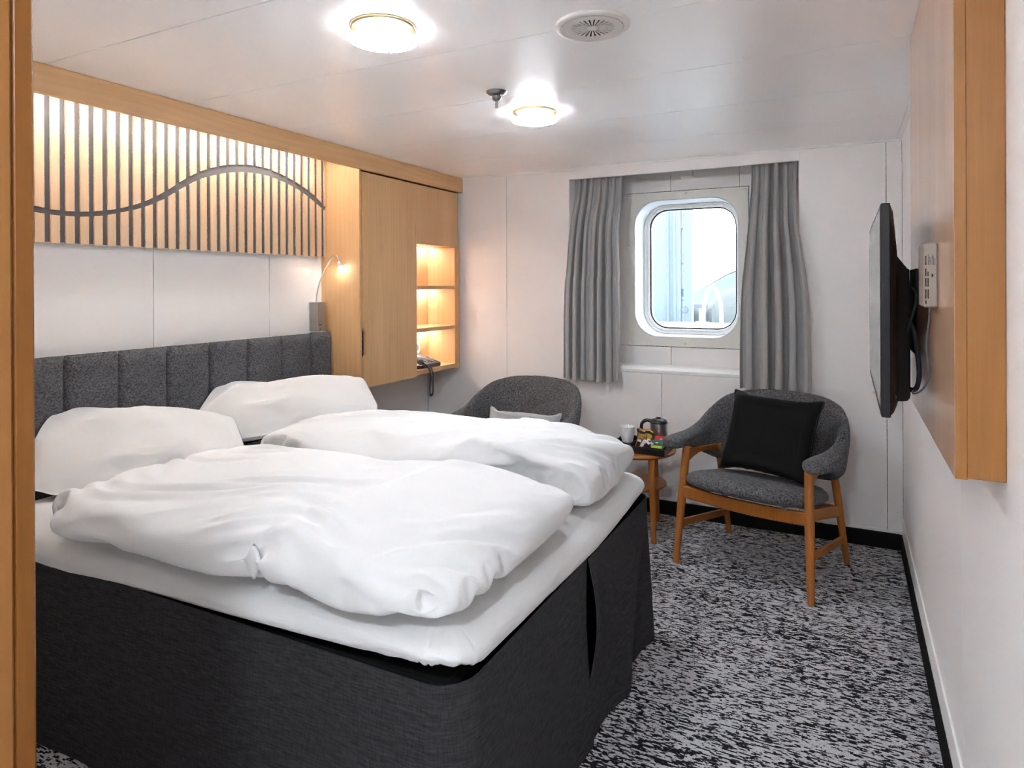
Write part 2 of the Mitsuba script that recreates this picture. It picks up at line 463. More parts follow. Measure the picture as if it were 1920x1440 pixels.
for x, z in [(-1.266, 1.930), (-0.900, 1.932), (-0.547, 1.931), (-1.266, 1.617), (-0.548, 1.615), (-1.266, 1.303), (-0.547, 1.304), (-1.266, 0.986), (-0.907, 0.988), (-0.547, 0.988)]:
    m = lathe([(0, 0.007), (0.004, 0.0065), (0.0065, 0.004), (0.0085, 0), (0, 0)], 14)
    rot(m, (1, 0, 0), 90)
    add('window_1__bolt', move(m, x, RY - 0.012, z), 'mat_plate', 50)
# call box bracket under the top of the recess
br = zx(extr(sg.box(-0.948, 2.038, -0.856, 2.083).difference(sg.box(-0.940, 2.048, -0.864, 2.075)), 0.03), RY - 0.03)
k = add('wall_bracket', br, 'mat_white', label='small white rectangular bracket at the top of the window recess', cat='bracket')
add('wall_bracket__back_plate', bx(-0.947, -0.857, RY - 0.008, RY, 2.039, 2.082, 0.001), 'mat_wall')

# ------------------------------------------------------------------ outside, seen through the window
scene['mat_ship'] = pr((0.25, 0.33, 0.41), 0.6, spec=0.3)
scene['mat_ship2'] = pr((0.215, 0.285, 0.33), 0.6, spec=0.3)
scene['mat_shipwhite'] = pr((0.42, 0.45, 0.46), 0.6, spec=0.3)
scene['mat_rail'] = pr((0.17, 0.19, 0.28), 0.6)
scene['mat_ring'] = pr((0.10, 0.14, 0.18), 0.5)
scene['mat_raft'] = pr((0.105, 0.13, 0.14), 0.7)


def far(x65, z65, y):
    """point at depth y on the sight line measured at depth 6.5"""
    s = y / 6.5
    return x65 * s, CAM[2] + (z65 - CAM[2]) * s


Y1 = 5.9
xa, xb = far(-2.30, 0, Y1)[0], far(-1.462, 0, Y1)[0]
add('ship_bulkhead', bx(xa, xb, Y1, Y1 + 0.25, 0.0, 3.2, 0.01), 'mat_ship', label='wide pale blue steel bulkhead outside the window', cat='bulkhead')
for x in (-1.585, -1.52):
    xx = far(x, 0, Y1)[0]
    add('ship_bulkhead__rib', bx(xx - 0.010, xx + 0.010, Y1 - 0.02, Y1, 0.0, 3.2, 0.003), 'mat_ship2')
xc, xd = far(-1.437, 0, Y1)[0], far(-1.352, 0, Y1)[0]
add('ship_post', bx(xc, xd, Y1, Y1 + 0.08, 0.0, 3.2, 0.006), 'mat_ship2', label='narrow pale blue post with rungs outside the window', cat='post')
for z in (1.915, 1.574, 1.214):
    zz = far(0, z, Y1)[1]
    add('ship_post__rung', bx(xb - 0.0, xd - 0.02, Y1 + 0.02, Y1 + 0.04, zz - 0.008, zz + 0.008, 0.003), 'mat_ship2')
zg = far(0, 1.322, Y1)[1]
add('ship_post__web_plate', bx(xb, xc, Y1 + 0.03, Y1 + 0.05, far(0, 1.245, Y1)[1], zg, 0.002), 'mat_ship2')
xr, zr = far(-1.425, 1.115, Y1 - 0.05)
add('ship_post__ring', move(rot(trimesh.creation.torus(0.028, 0.004, 24, 8), (1, 0, 0), 90), xr, Y1 - 0.03, zr), 'mat_ring', 40)
add('deck_bulwark', bx(-4.0, 2.0, 4.95, 5.7, 0.55, far(0, 0.998, 5.7)[1], 0.03), 'mat_shipwhite', label='white deck edge at the foot of the window view', cat='bulwark')
Y2 = 7.2
za = far(0, 1.153, Y2)[1]
struct('ship_deck', bx(-8, 4, 5.0, 9.5, 0.05, 0.2), 'mat_shipwhite', label='white steel deck outside the window')
add('deck_railing', bx(-3.6, far(-1.2, 0, Y2)[0], Y2, Y2 + 0.05, za - 0.025, za + 0.025, 0.006), 'mat_rail', label='lilac grey deck rail passing behind the posts', cat='railing')
for x in (-1.45, -1.28):
    xx = far(x, 0, Y2)[0]
    add('deck_railing__stanchion', bx(xx - 0.012, xx + 0.012, Y2 + .005, Y2 + .045, 0.2, za, 0.004), 'mat_shipwhite')
# covered boat with a davit arch
xs = far(-0.80, 0, 8.0)[0]
U, V = np.meshgrid(np.linspace(0, np.pi, 24), np.linspace(-1, 1, 30), indexing='ij')
prof = np.sqrt(np.clip(1 - V ** 4, 0, 1))
zb, zt = 0.205, far(0, 1.33, 8.0)[1]
P = np.stack([xs + V * 0.60, 8.0 - 0.5 * np.cos(U) * prof, zb + (zt - zb) * np.sin(U) * prof ** 0.8], -1)
add('covered_boat', slab_from_grid(P, 0.01), 'mat_raft', True, label='pale covered boat on the deck at the lower right of the window', cat='boat')
xh, zh = far(-1.16, 1.06, 7.05)
arch = [(xh + 0.09 * math.cos(a), 7.05, zh + 0.30 * math.sin(a)) for a in np.linspace(0.0, math.pi, 20)]
add('boat_davit', tube([(arch[0][0], 7.05, 0.2)] + arch + [(arch[-1][0], 7.05, 0.2)], 0.022, 10), 'mat_shipwhite', 40, label='white davit arch beside the covered boat', cat='davit')
xh, zh = far(-1.30, 1.09, 7.4)
add('mooring_winch', move(rot(lathe([(0, -.12), (.12, -.12), (.12, -.09), (.075, -.08), (.075, .08), (.12, .09), (.12, .12), (0, .12)], 24), (0, 1, 0), 90), xh + 0.05, 7.42, zh - 0.02), 'mat_raft', 30, label='pale winch drum on the deck behind the posts', cat='winch')
# hill across the fjord
n = 60
xx = np.linspace(-1.70, 0.6, n) * 100
prof = np.interp(np.linspace(-1.70, 0.6, n), [-1.7, -1.38, -1.2, -0.928, -0.6, 0.0, 0.6], [1.29, 1.292, 1.34, 1.50, 1.75, 1.9, 1.6])
D = 900.0
s = D / 6.5
X = np.linspace(-1.70, 0.6, n) * s
rows = []
for t in np.linspace(0, 1, 14):
    zz = (CAM[2] + (prof - CAM[2]) * s)
    base = -30.0
    jit = 7 * (meshkit.fbm(np.stack([X * 0.02, np.full(n, t * 5.0), X * 0], 1), 4, 3) - 0.5)
    rows.append(np.stack([X, np.full(n, D - 45 * (1 - t)), base + (zz - base) * t ** 1.3 + jit * (t > 0) * (0.3 + t)], 1))
rows.append(np.stack([X, np.full(n, D + 200), np.full(n, -30.0)], 1))
scene['mat_hill'] = pr((0.135, 0.18, 0.19), 0.9, spec=0.0)
add('hill', loft(np.array(rows), closed=False, caps=False), 'mat_hill', True, label='hazy blue green hill across the water', cat='hill')
add('sea', bx(-1500, 900, 12, 1400, -31, -30), pr((0.28, 0.33, 0.36), 0.3), label='pale sea beyond the deck', cat='sea', kind='stuff')

# ------------------------------------------------------------------ oak cornice, slatted panel, headboard, wall cabinet
CX = -2.361          # front of the cornice
SY0 = 0.985          # near end of the bed niche
CABX, CY0, CY1 = -2.375, 2.823, 3.850
add('oak_cornice', bx(CX - 0.022, CX, YP, YB - 0.001, 2.000, H - 0.001, 0.0015), 'mat_oak_y', label='long oak beam under the ceiling above the bed and the wall cabinet', cat='cornice')
add('oak_cornice__led_channel', bx(-2.525, -2.495, SY0, CY0 - 0.01, 2.088, H - 0.001, 0.001), 'mat_white')
k = emit('oak_cornice__led_channel__led_strip', bx(-2.518, -2.502, SY0 + .01, CY0 - 0.10, 2.0835, 2.0875), LED_RGB, LED)
add('bed_niche_side', bx(XL, CX - 0.024, SY0 - 0.03, SY0 - 0.002, 0.0, H - .002, 0.0015), 'mat_oak_z', label='oak side board closing the near end of the bed niche', cat='side panel')

UP = [(0.9, 1.80), (1.0, 1.765), (1.1, 1.722), (1.2, 1.688), (1.328, 1.656), (1.379, 1.649), (1.431, 1.647), (1.486, 1.650), (1.536, 1.656), (1.588, 1.665), (1.641, 1.678), (1.697, 1.697), (1.747, 1.718), (1.799, 1.747), (1.852, 1.780), (1.904, 1.818), (1.956, 1.853), (2.006, 1.882), (2.062, 1.907), (2.115, 1.926), (2.165, 1.940), (2.216, 1.950), (2.269, 1.957), (2.323, 1.961), (2.373, 1.961), (2.43, 1.956), (2.478, 1.948), (2.532, 1.935), (2.588, 1.920), (2.639, 1.903), (2.691, 1.881), (2.745, 1.856), (2.793, 1.822), (2.836, 1.791)]
LO = [(0.9, 1.765), (1.0, 1.73), (1.1, 1.69), (1.2, 1.660), (1.328, 1.633), (1.379, 1.629), (1.412, 1.628), (1.463, 1.629), (1.519, 1.634), (1.57, 1.642), (1.623, 1.655), (1.674, 1.670), (1.728, 1.687), (1.779, 1.709), (1.832, 1.736), (1.886, 1.770), (1.938, 1.806), (1.992, 1.838), (2.043, 1.863), (2.096, 1.882), (2.145, 1.897), (2.197, 1.910), (2.253, 1.918), (2.301, 1.922), (2.356, 1.924), (2.413, 1.922), (2.465, 1.915), (2.513, 1.905), (2.563, 1.893), (2.613, 1.878), (2.665, 1.858), (2.718, 1.833), (2.772, 1.806), (2.836, 1.775)]
UP, LO = np.array(UP), np.array(LO)
SX = -2.620
tag('slat_panel', 'oak slatted wall panel cut by a grey wave above the headboard', 'wall panel')
add('slat_panel__backing', bx(XL + 0.0005, SX - 0.0085, SY0, CY0 - 0.003, 1.530, 2.085, 0.001), 'mat_slatback', label='dark grey backing board')
P0, SW = 1.3822 - 0.0527 * 7, 0.0316


def slat(y0, y1, bottom):
    yy = np.linspace(y0, y1, 4)
    if bottom:
        poly = [(y0, 1.524), (y1, 1.524)] + [(y, float(np.interp(y, LO[:, 0], LO[:, 1]))) for y in yy[::-1]]
    else:
        poly = [(y, float(np.interp(y, UP[:, 0], UP[:, 1]))) for y in yy] + [(y1, 2.082), (y0, 2.082)]
    m = extr(sg.Polygon(poly), 0.008)
    Vv = m.vertices
    return trimesh.Trimesh(np.stack([SX - 0.008 + Vv[:, 2], Vv[:, 0], Vv[:, 1]], 1), m.faces, process=False)


for i in range(35):
    a = P0 + i * 0.0527
    b = min(a + SW, CY0 - 0.004)
    if i == 34:
        b = CY0 - 0.004
    if b - a < 0.01 or a < SY0:
        continue
    for bot in (True, False):
        add('slat_panel__slat', slat(a, b, bot), 'mat_slat')

# headboard
HBX = -2.572
tag('headboard', 'dark grey fabric headboard of upright padded channels behind the bed', 'headboard')
add('headboard__base', bx(XL + 0.001, HBX - 0.022, SY0, CY0 - 0.008, 0.20, 1.088, 0.004), 'mat_headboard')
hy = [SY0, 1.199, 1.408, 1.613, 1.821, 2.030, 2.241, 2.455, 2.662, CY0 - 0.006]


def channel(y0, y1, z0, z1):
    ny, nz = 21, 40
    a = np.linspace(0, 1, ny)
    prof = 0.020 * (np.clip(1 - np.abs(2 * a - 1) ** 5.5, 0, 1)) ** 0.5
    b = np.linspace(0, 1, nz)
    zz = z0 + (z1 - z0) * b
    zt = 0.020 * np.clip(1 - ((zz - (z1 - 0.03)) / 0.03).clip(0, 1) ** 2.2, 0, 1) ** 0.5
    d = np.minimum(prof[:, None], zt[None, :])
    d = d * (0.96 + 0.08 * meshkit.fbm(np.stack([np.repeat(a[:, None], nz, 1) * 2 + y0 * 9, np.repeat(zz[None], ny, 0) * 4, 0 * d], -1), 3))
    Pg = np.stack([HBX - 0.020 + d, np.repeat((y0 + (y1 - y0) * a)[:, None], nz, 1), np.repeat(zz[None], ny, 0)], -1)
    R = [np.vstack([Pg[:, j], np.array([[HBX - 0.0215, y1, zz[j]], [HBX - 0.0215, y0, zz[j]]])]) for j in range(nz)]
    return loft(np.array(R))


for a, b in zip(hy[:-1], hy[1:]):
    add('headboard__channel', channel(a + 0.001, b - 0.001, 0.21, 1.106), 'mat_headboard', 50)

# wall cabinet
CZ0, CZ1 = 0.800, 1.998
NY0, NY1, NXB = 3.352, 3.792, -2.596
tag('wall_cabinet', 'oak wall cabinet with a tall door and three lit open shelves, hung beside the bed', 'cabinet')
add('wall_cabinet__side_panel', bx(XL + .0005, CX - 0.0225, CY0, CY0 + 0.018, CZ0, H - 0.001, 0.0012), 'mat_oak_z')
add('wall_cabinet__body', cat(bx(XL + .0005, CABX - 0.024, CY0 + 0.019, NY0 - 0.019, CZ0, CZ1, 0.001)), 'mat_oak_z')
# tall door, with the finger notch at its near edge
dy0, dy1 = CY0 + 0.022, 3.331
door = sg.Polygon([(dy0, CZ0 - 0.004), (dy1, CZ0 - 0.004), (dy1, 1.990), (dy0, 1.990), (dy0, 1.128), (dy0 + 0.022, 1.104), (dy0 + 0.022, 0.978), (dy0, 0.954)])


def upright(poly, x0, th):
    m = extr(poly, th)
    Vv = m.vertices
    return trimesh.Trimesh(np.stack([x0 + Vv[:, 2], Vv[:, 0], Vv[:, 1]], 1), m.faces, process=False)


add('wall_cabinet__door', upright(door, CABX - 0.020, 0.020), 'mat_oak_z')
add('wall_cabinet__door__notch_shade_plate', bx(CABX - 0.0235, CABX - 0.021, dy0, dy0 + 0.035, 0.94, 1.14), 'mat_black', label='black plate standing in for shade inside the finger notch')  # black plate behind the notch, painted shade
add('wall_cabinet__gap_shade_strip', bx(CABX - 0.0235, CABX - 0.021, dy1 - 0.012, dy1 + 0.016, 1.60, 1.990), 'mat_black', label='black strip standing in for shade in the gap between the doors')  # black strip laid behind the door gap to paint its shade
add('wall_cabinet__flap_door', bx(CABX - 0.020, CABX, dy1 + 0.0045, CY1 - 0.020, 1.622, 1.990, 0.001), 'mat_oak_z')
add('wall_cabinet__niche_divider', bx(NXB, CABX - 0.003, 3.334, NY0, CZ0, 1.622, 0.001), 'mat_oak_z')
add('wall_cabinet__end_panel', bx(XL + .0005, CABX - 0.001, NY1, CY1, CZ0 - 0.002, 1.621, 0.0015), 'mat_oak_z')
add('wall_cabinet__upper_box', bx(XL + .0005, CABX - 0.024, NY0 - 0.018, CY1, 1.640, CZ1, 0.001), 'mat_oak_z')
add('wall_cabinet__back_panel', bx(XL + 0.001, NXB, NY0 - 0.018, NY1 - 0.001, CZ0, 1.639, 0.0), 'mat_oak_z')
tops = [1.640, 1.361, 1.094]
shelf = [(1.622, 1.640), (1.339, 1.361), (1.070, 1.094), (0.806, 0.834)]
for i, (a, b) in enumerate(shelf):
    add('wall_cabinet__shelf', bx(NXB + .0005, CABX - (0.002 if i else 0.021), NY0 + 0.0005, NY1 - 0.0005, a, b, 0.0012), 'mat_oak_y')
for i, (a, b) in enumerate(shelf[:3]):
    k = add('wall_cabinet__light_channel', bx(NXB + 0.030, NXB + 0.052, NY0 + 0.01, NY1 - 0.01, a - 0.006, a - 0.0005, 0.001), 'mat_white')
    emit(k + '__led_strip', bx(NXB + 0.033, NXB + 0.049, NY0 + 0.012, NY1 - 0.012, a - 0.0085, a - 0.0065), LED_RGB, NICHE)
# double socket at the back of the lowest shelf space
tag('wall_socket', 'white double socket at the back of the lowest lit shelf, behind the telephone', 'socket')
add('wall_socket__frame', bx(NXB + .0005, NXB + 0.010, 3.50, 3.68, 0.895, 0.985, 0.003), 'mat_white')
for y in (3.545, 3.635):
    add('wall_socket__insert', move(rot(lathe([(0, 0), (0.026, 0), (0.027, 0.002), (0.029, 0.010), (0.032, 0.010), (0.032, -0.001)], 24), (0, 1, 0), 90), NXB + 0.0105, y, 0.940), 'mat_porcelain', 40)

# telephone on the lowest shelf: plinth with keys, handset on its left, coiled cord hanging over the edge
tag('telephone', 'dark grey push button desk telephone on the lowest lit shelf', 'telephone')
TZ = 0.836
PX0, PX1, PY0, PY1 = -2.565, -2.395, 3.455, 3.640


def ptop(x):
    return TZ + 0.024 + (PX1 - x) / (PX1 - PX0) * 0.048


body = hull([(x, y, z) for x in (PX0, PX1) for y in (PY0, PY1) for z in (TZ, ptop(x) - 0.004)] + [(x, y, ptop(x)) for x in (PX0 + .006, PX1 - .006) for y in (PY0 + .006, PY1 - .006)])
add('telephone__base', body, 'mat_charcoal', 30)
slope = math.degrees(math.atan2(0.048, PX1 - PX0))


def on_top(m, x, y, lift=0.0):
    rot(m, (0, 1, 0), slope)
    return move(m, x, y, ptop(x) + lift)


add('telephone__base__display', on_top(bx(-.022, .022, -.038, .038, 0, .0025, .001), PX0 + 0.040, 3.535), pr((0.45, 0.46, 0.47), 0.25), label='pale grey display')
scene['mat_key'] = pr((0.035, 0.035, 0.04), 0.4)
for r in range(4):
    for c in range(3):
        add('telephone__base__key', on_top(bx(-.0065, .0065, -.0095, .0095, 0, .004, .0015), PX0 + 0.088 + r * 0.0185, 3.520 + c * 0.026), 'mat_key')
for r in range(5):
    add('telephone__base__side_key', on_top(bx(-.005, .005, -.008, .008, 0, .003, .001), PX0 + 0.078 + r * 0.019, 3.612), 'mat_key')
hs = [(PX0 + 0.005 + t * 0.165, 3.432, 0) for t in np.linspace(0, 1, 24)]
R = []
for t, (x, y, _) in zip(np.linspace(0, 1, 24), hs):
    endf = math.exp(-((t - 0.1) / 0.12) ** 2) + math.exp(-((t - 0.9) / 0.12) ** 2)
    w, h_ = 0.019 + 0.006 * endf, 0.011 + 0.006 * endf
    if t in (0.0, 1.0):
        w, h_ = w * 0.6, h_ * 0.5
    th = np.arange(20) * 2 * np.pi / 20
    sq = lambda a: np.sign(a) * np.abs(a) ** 0.6  # noqa: E731
    zc = ptop(min(x, PX1)) + 0.016 + 0.012 * math.sin(math.pi * t) - 0.006 * endf
    R.append(np.stack([np.full(20, x), y + w * sq(np.cos(th)), zc + h_ * sq(np.sin(th))], 1))
add('telephone__handset', loft(np.array(R)), 'mat_charcoal', 50)
add('telephone__cradle', hull([(x, y, z) for x in (PX0, PX1 - 0.01) for y in (3.412, 3.456) for z in (TZ, ptop(x) - 0.008)]), 'mat_plastic')
# coiled cord, a helix around a hanging loop
loop = spline([(-2.41, 3.432, 0.872), (-2.372, 3.440, 0.862), (-2.352, 3.448, 0.830), (-2.348, 3.452, 0.76), (-2.350, 3.447, 0.70), (-2.350, 3.455, 0.668), (-2.350, 3.473, 0.668), (-2.350, 3.482, 0.70), (-2.348, 3.478, 0.76), (-2.352, 3.482, 0.822), (-2.370, 3.482, 0.846), (-2.39, 3.474, 0.848)], 900)
t = np.gradient(loop, axis=0)
t /= np.linalg.norm(t, axis=1, keepdims=True)
n1 = np.cross(t, [1.0, 0.15, 0.1])
n1 /= np.linalg.norm(n1, axis=1, keepdims=True)
n2 = np.cross(t, n1)
ph = np.linspace(0, 2 * np.pi * 62, 900)[:, None]
add('telephone__cord', tube(loop + 0.0048 * (np.cos(ph) * n1 + np.sin(ph) * n2), 0.0021, 5), 'mat_plastic', True)

# ------------------------------------------------------------------ reading lamp
tag('reading_lamp', 'grey box reading lamp with a bent gooseneck and lit head above the headboard', 'lamp')
RXf = -2.598
add('reading_lamp__housing', bx(XL + 0.001, RXf, 2.727, 2.785, 1.112, 1.272, 0.002), 'mat_brushed')
add('reading_lamp__foot', bx(XL + 0.001, RXf + 0.002, 2.728, 2.784, 1.1065, 1.1115, 0.001), 'mat_chrome')
add('reading_lamp__housing__switch', bx(RXf, RXf + 0.002, 2.738, 2.758, 1.145, 1.149, 0.0005), 'mat_black')
add('reading_lamp__housing__usb_port', bx(RXf, RXf + 0.002, 2.744, 2.752, 1.122, 1.126, 0.0005), 'mat_black')
neck = spline([(-2.622, 2.743, 1.270), (-2.620, 2.746, 1.32), (-2.606, 2.762, 1.40), (-2.578, 2.792, 1.49), (-2.555, 2.806, 1.525), (-2.537, 2.807, 1.532), (-2.524, 2.807, 1.520), (-2.518, 2.808, 1.503)], 40)
add('reading_lamp__gooseneck', tube(neck, 0.0042, 10), 'mat_steel', 50)
hp = np.array([-2.516, 2.808, 1.500])
hd = np.array([0.25, 0.03, -0.97])
hd /= np.linalg.norm(hd)
add('reading_lamp__head', tube([hp, hp + hd * 0.006, hp + hd * 0.010, hp + hd * 0.032], [0.005, 0.008, 0.011, 0.012], 18), 'mat_steel', 40)
emit('reading_lamp__head__bulb', trimesh.creation.icosphere(2, 0.0095).apply_translation(hp + hd * 0.032), (1.0, 0.96, 0.92), 22.0, smooth=True)

# ------------------------------------------------------------------ ceiling fittings
scene['mat_diffuser'] = pr((0.8, 0.8, 0.8), 0.3)
for i, (x, y) in enumerate(LAMPS + [(-0.32, -0.45)]):  # last lamp is added out of view, behind the camera, to brighten the cabin
    L = ('glowing round glass ceiling lamp with brass ring, at the top above the bed',
         'round glass ceiling lamp with a brass ring, further off beside the sprinkler', 'added unseen ceiling lamp above the entry, brightening the cabin')[i]
    k = 'ceiling_lamp' + (f'_{i:03d}' if i else '')
    tag(k, L, 'lamp', 'round ceiling lamps')
    add(k + '__ring', lathe([(0.076, 0), (0.092, 0), (0.093, -0.003), (0.092, -0.007), (0.088, -0.009), (0.084, -0.007), (0.080, -0.004), (0.076, -0.002), (0.076, 0)], 64, (x, y, H)), 'mat_brass', 50)
    add(k + '__reflector', lathe([(0, -0.0015), (0.077, -0.0015), (0.077, -0.003), (0.066, -0.024), (0.064, -0.0235), (0.06, -0.006), (0, -0.005)], 64, (x, y, H)), 'mat_white', 40)
    for q in range(4):
        a = q * math.pi / 2 + (0.45 if i == 0 else 1.05)
        px, py = x + 0.078 * math.cos(a), y + 0.078 * math.sin(a)
        add(k + '__post', tube([(px, py, H - .002), (px, py, H - 0.0455)], 0.0026, 8), 'mat_brass', 40)
        add(k + '__glass_disc__screw', lathe([(0, -0.0035), (0.003, -0.003), (0.004, 0), (0, 0)], 12, (px, py, H - 0.0432)), 'mat_steel', 40)
    d = lathe([(0, -0.0425), (0.085, -0.0425), (0.0965, -0.0405), (0.098, -0.038)], 64, (x, y, H))
    if d.face_normals[np.argmax(d.area_faces)][2] > 0:
        d.invert()
    emit(k + '__glass_disc', d, LAMP_RGB, LAMP * (0.62, 1.25, 5.0)[i])
    add(k + '__upper_glass', lathe([(0.098, -0.0378), (0.0965, -0.036), (0.085, -0.0345), (0, -0.0345), (0, -0.038), (0.098, -0.0378)], 64, (x, y, H)), 'mat_diffuser', 40)
    emit(k + '__light_drum', lathe([(0.066, -0.0335), (0.066, -0.006), (0.060, -0.006), (0.060, -0.0335), (0.066, -0.0335)], 48, (x, y, H)), LAMP_RGB, DRUM * (0.75, 1.2, 3.9)[i])

k = tag('sprinkler', 'small chrome sprinkler head on the ceiling between the two lamps', 'sprinkler')
sxp, syp = -1.192, 2.208
add('sprinkler__rosette', lathe([(0, 0), (0.040, 0), (0.041, -0.002), (0.034, -0.009), (0.023, -0.014), (0.016, -0.015), (0.0, -0.012)], 48, (sxp, syp, H)), 'mat_darkmetal', 40)
add('sprinkler__body', lathe([(0, -0.012), (0.014, -0.012), (0.018, -0.018), (0.018, -0.026), (0.012, -0.034), (0.006, -0.036), (0, -0.036)], 20, (sxp, syp, H)), 'mat_darkmetal', 30)
add('sprinkler__bulb', lathe([(0, -0.034), (0.0055, -0.036), (0.0062, -0.045), (0.0055, -0.055), (0.004, -0.058), (0, -0.059)], 16, (sxp, syp, H)), 'mat_brushed', 50)
add('sprinkler__deflector', lathe([(0, -0.058), (0.007, -0.059), (0.0075, -0.062), (0.003, -0.064), (0, -0.064)], 16, (sxp, syp, H)), 'mat_steel', 40)

# round air vent with radial slots
vx, vy, vr = -0.6435, 1.767, 0.106
tag('ceiling_vent', 'round cream ceiling vent with radial slots', 'vent')
scene['mat_vent'] = pr((0.66, 0.635, 0.60), 0.4, spec=0.4)
add('ceiling_vent__rim', lathe([(0.088, 0), (0.104, 0), (0.106, -0.002), (0.105, -0.008), (0.101, -0.0115), (0.092, -0.0125), (0.088, -0.011), (0.088, 0)], 72, (vx, vy, H)), 'mat_vent', 40)
disc = sg.Point(0, 0).buffer(0.0868, quad_segs=32)
slots = []
for q in range(26):
    a = q * 2 * math.pi / 26 + 0.08
    c, s = math.cos(a), math.sin(a)
    r0, r1, w = 0.016, 0.061, 0.0027
    slots.append(sg.Polygon([(r0 * c - w * .45 * s, r0 * s + w * .45 * c), (r1 * c - w * s, r1 * s + w * c), (r1 * c + w * s, r1 * s - w * c), (r0 * c + w * .45 * s, r0 * s - w * .45 * c)]))
from shapely import union_all
add('ceiling_vent__grille', move(extr(disc.difference(union_all(slots)), 0.0014), vx, vy, H - 0.0118), 'mat_vent')
add('ceiling_vent__vent_shade_disc', lathe([(0, -0.0005), (0.086, -0.0005), (0.086, -0.0075), (0, -0.0075)], 40, (vx, vy, H)), 'mat_black', label='black disc standing in for shade inside the vent')  # black disc paints the shade seen through the slots

# ------------------------------------------------------------------ bed
BX0, BX1, BY0, BY1 = -2.545, -0.690, 1.105, 2.510
tag('bed', 'wide bed with a white fitted sheet and a charcoal fabric skirt', 'bed')
add('bed__base', bx(BX0 + .01, BX1 - 0.06, BY0 + 0.05, BY1 - 0.05, 0.03, 0.515, 0.01), 'mat_blackfelt')


def corner(cx, cy, r, a0, a1, n=14):
    a = np.radians(np.linspace(a0, a1, n))
    return np.stack([cx + r * np.cos(a), cy + r * np.sin(a)], 1)


def resample(P, step):
    s = np.r_[0, np.cumsum(np.linalg.norm(np.diff(P, axis=0), axis=1))]
    k = int(s[-1] / step)
    t = np.linspace(0, s[-1], k)
    return np.stack([np.interp(t, s, P[:, i]) for i in range(2)], 1), t


def skirt(path, offset, key, z0=0.004, z1=0.548):
    P, s = resample(np.asarray(path, float), 0.012)
    tg = np.gradient(P, axis=0)
    tg /= np.linalg.norm(tg, axis=1, keepdims=True)
    N = np.stack([tg[:, 1], -tg[:, 0]], 1)
    zs = np.linspace(z0, z1, 40)
    G3 = np.zeros((len(P), 40, 3))
    for j, z in enumerate(zs):
        o = offset(P, s, (z1 - z) / (z1 - z0))
        G3[:, j, :2] = P + N * o[:, None]
        G3[:, j, 2] = z - 0.004 * np.sin(s * 5) * (z < 0.05)
    add(key, slab_from_grid(G3, 0.004), 'mat_skirt', 40)


XF = -0.690
pA = np.vstack([[(BX0, BY0), (XF - 0.085, BY0)], corner(XF - 0.085, BY0 + 0.085, 0.085, -90, 0), [(XF, 1.822)]])


def offA(P, s, d):
    y, x = P[:, 1], P[:, 0]
    w = 0.010 * d + 0.006 * d * np.sin(s * 7.3 + 0.8) + 0.004 * d ** 2 * np.sin(s * 15 + 2)
    edge = np.exp(-((y - 1.824) / 0.05) ** 2) * (x > XF - 0.02)
    return w + edge * (0.004 * d - 0.008 * np.sin(np.pi * np.clip(d * 1.25, 0, 1)))


pB = np.vstack([[(XF + 0.001, 1.828), (XF, 1.90), (XF, BY1 - 0.06)], corner(XF - 0.06, BY1 - 0.06, 0.06, 0, 90), [(BX0, BY1)]])


def offB(P, s, d):
    y = P[:, 1]
    on = (P[:, 0] > XF - 0.05)
    slit = np.exp(-((y - 1.838) / 0.05) ** 2) * on
    o = 0.003 + slit * (0.026 * np.sin(np.pi * np.clip(d * 1.5, 0, 1)) + 0.006 * d)
    fold = 2.44 - 0.26 * d          # a crease running down towards the foot middle
    o = o + on * d * (0.034 * np.exp(-((y - fold + 0.06) / 0.085) ** 2) - 0.022 * np.exp(-((y - fold - 0.055) / 0.05) ** 2) + 0.034 * np.exp(-((y - 2.50) / 0.075) ** 2))
    return o + 0.004 * d * np.sin(s * 9)


skirt(pA, offA, 'bed__skirt')
skirt(pB, offB, 'bed__skirt')

# fitted sheet over the mattress: rings from the scalloped hem up the side and over the top
MZ = 0.640


def rr_points(x0, x1, y0, y1, r, n=420):
    pol = rrect(x0, x1, y0, y1, max(r, 0.004), 16)
    c = np.array(pol.exterior.coords)[:-1]
    # start at the same place for every ring: foot middle, and spread by angle-free arc fraction on fixed segments
    cx, cy, hx, hy = (x0 + x1) / 2, (y0 + y1) / 2, (x1 - x0) / 2, (y1 - y0) / 2
    r = max(r, 0.004)
    k = n // 8
    seg = [np.stack([np.full(k, x1), np.linspace(y0 + r, y1 - r, k, endpoint=False)], 1), corner(x1 - r, y1 - r, r, 0, 90, k + 1)[:-1],
           np.stack([np.linspace(x1 - r, x0 + r, 2 * k, endpoint=False), np.full(2 * k, y1)], 1), corner(x0 + r, y1 - r, r, 90, 180, 9)[:-1],
           np.stack([np.full(k, x0), np.linspace(y1 - r, y0 + r, k, endpoint=False)], 1), corner(x0 + r, y0 + r, r, 180, 270, 9)[:-1],
           np.stack([np.linspace(x0 + r, x1 - r, 2 * k, endpoint=False), np.full(2 * k, y0)], 1), corner(x1 - r, y0 + r, r, -90, 0, k + 1)[:-1]]
    return np.vstack(seg)


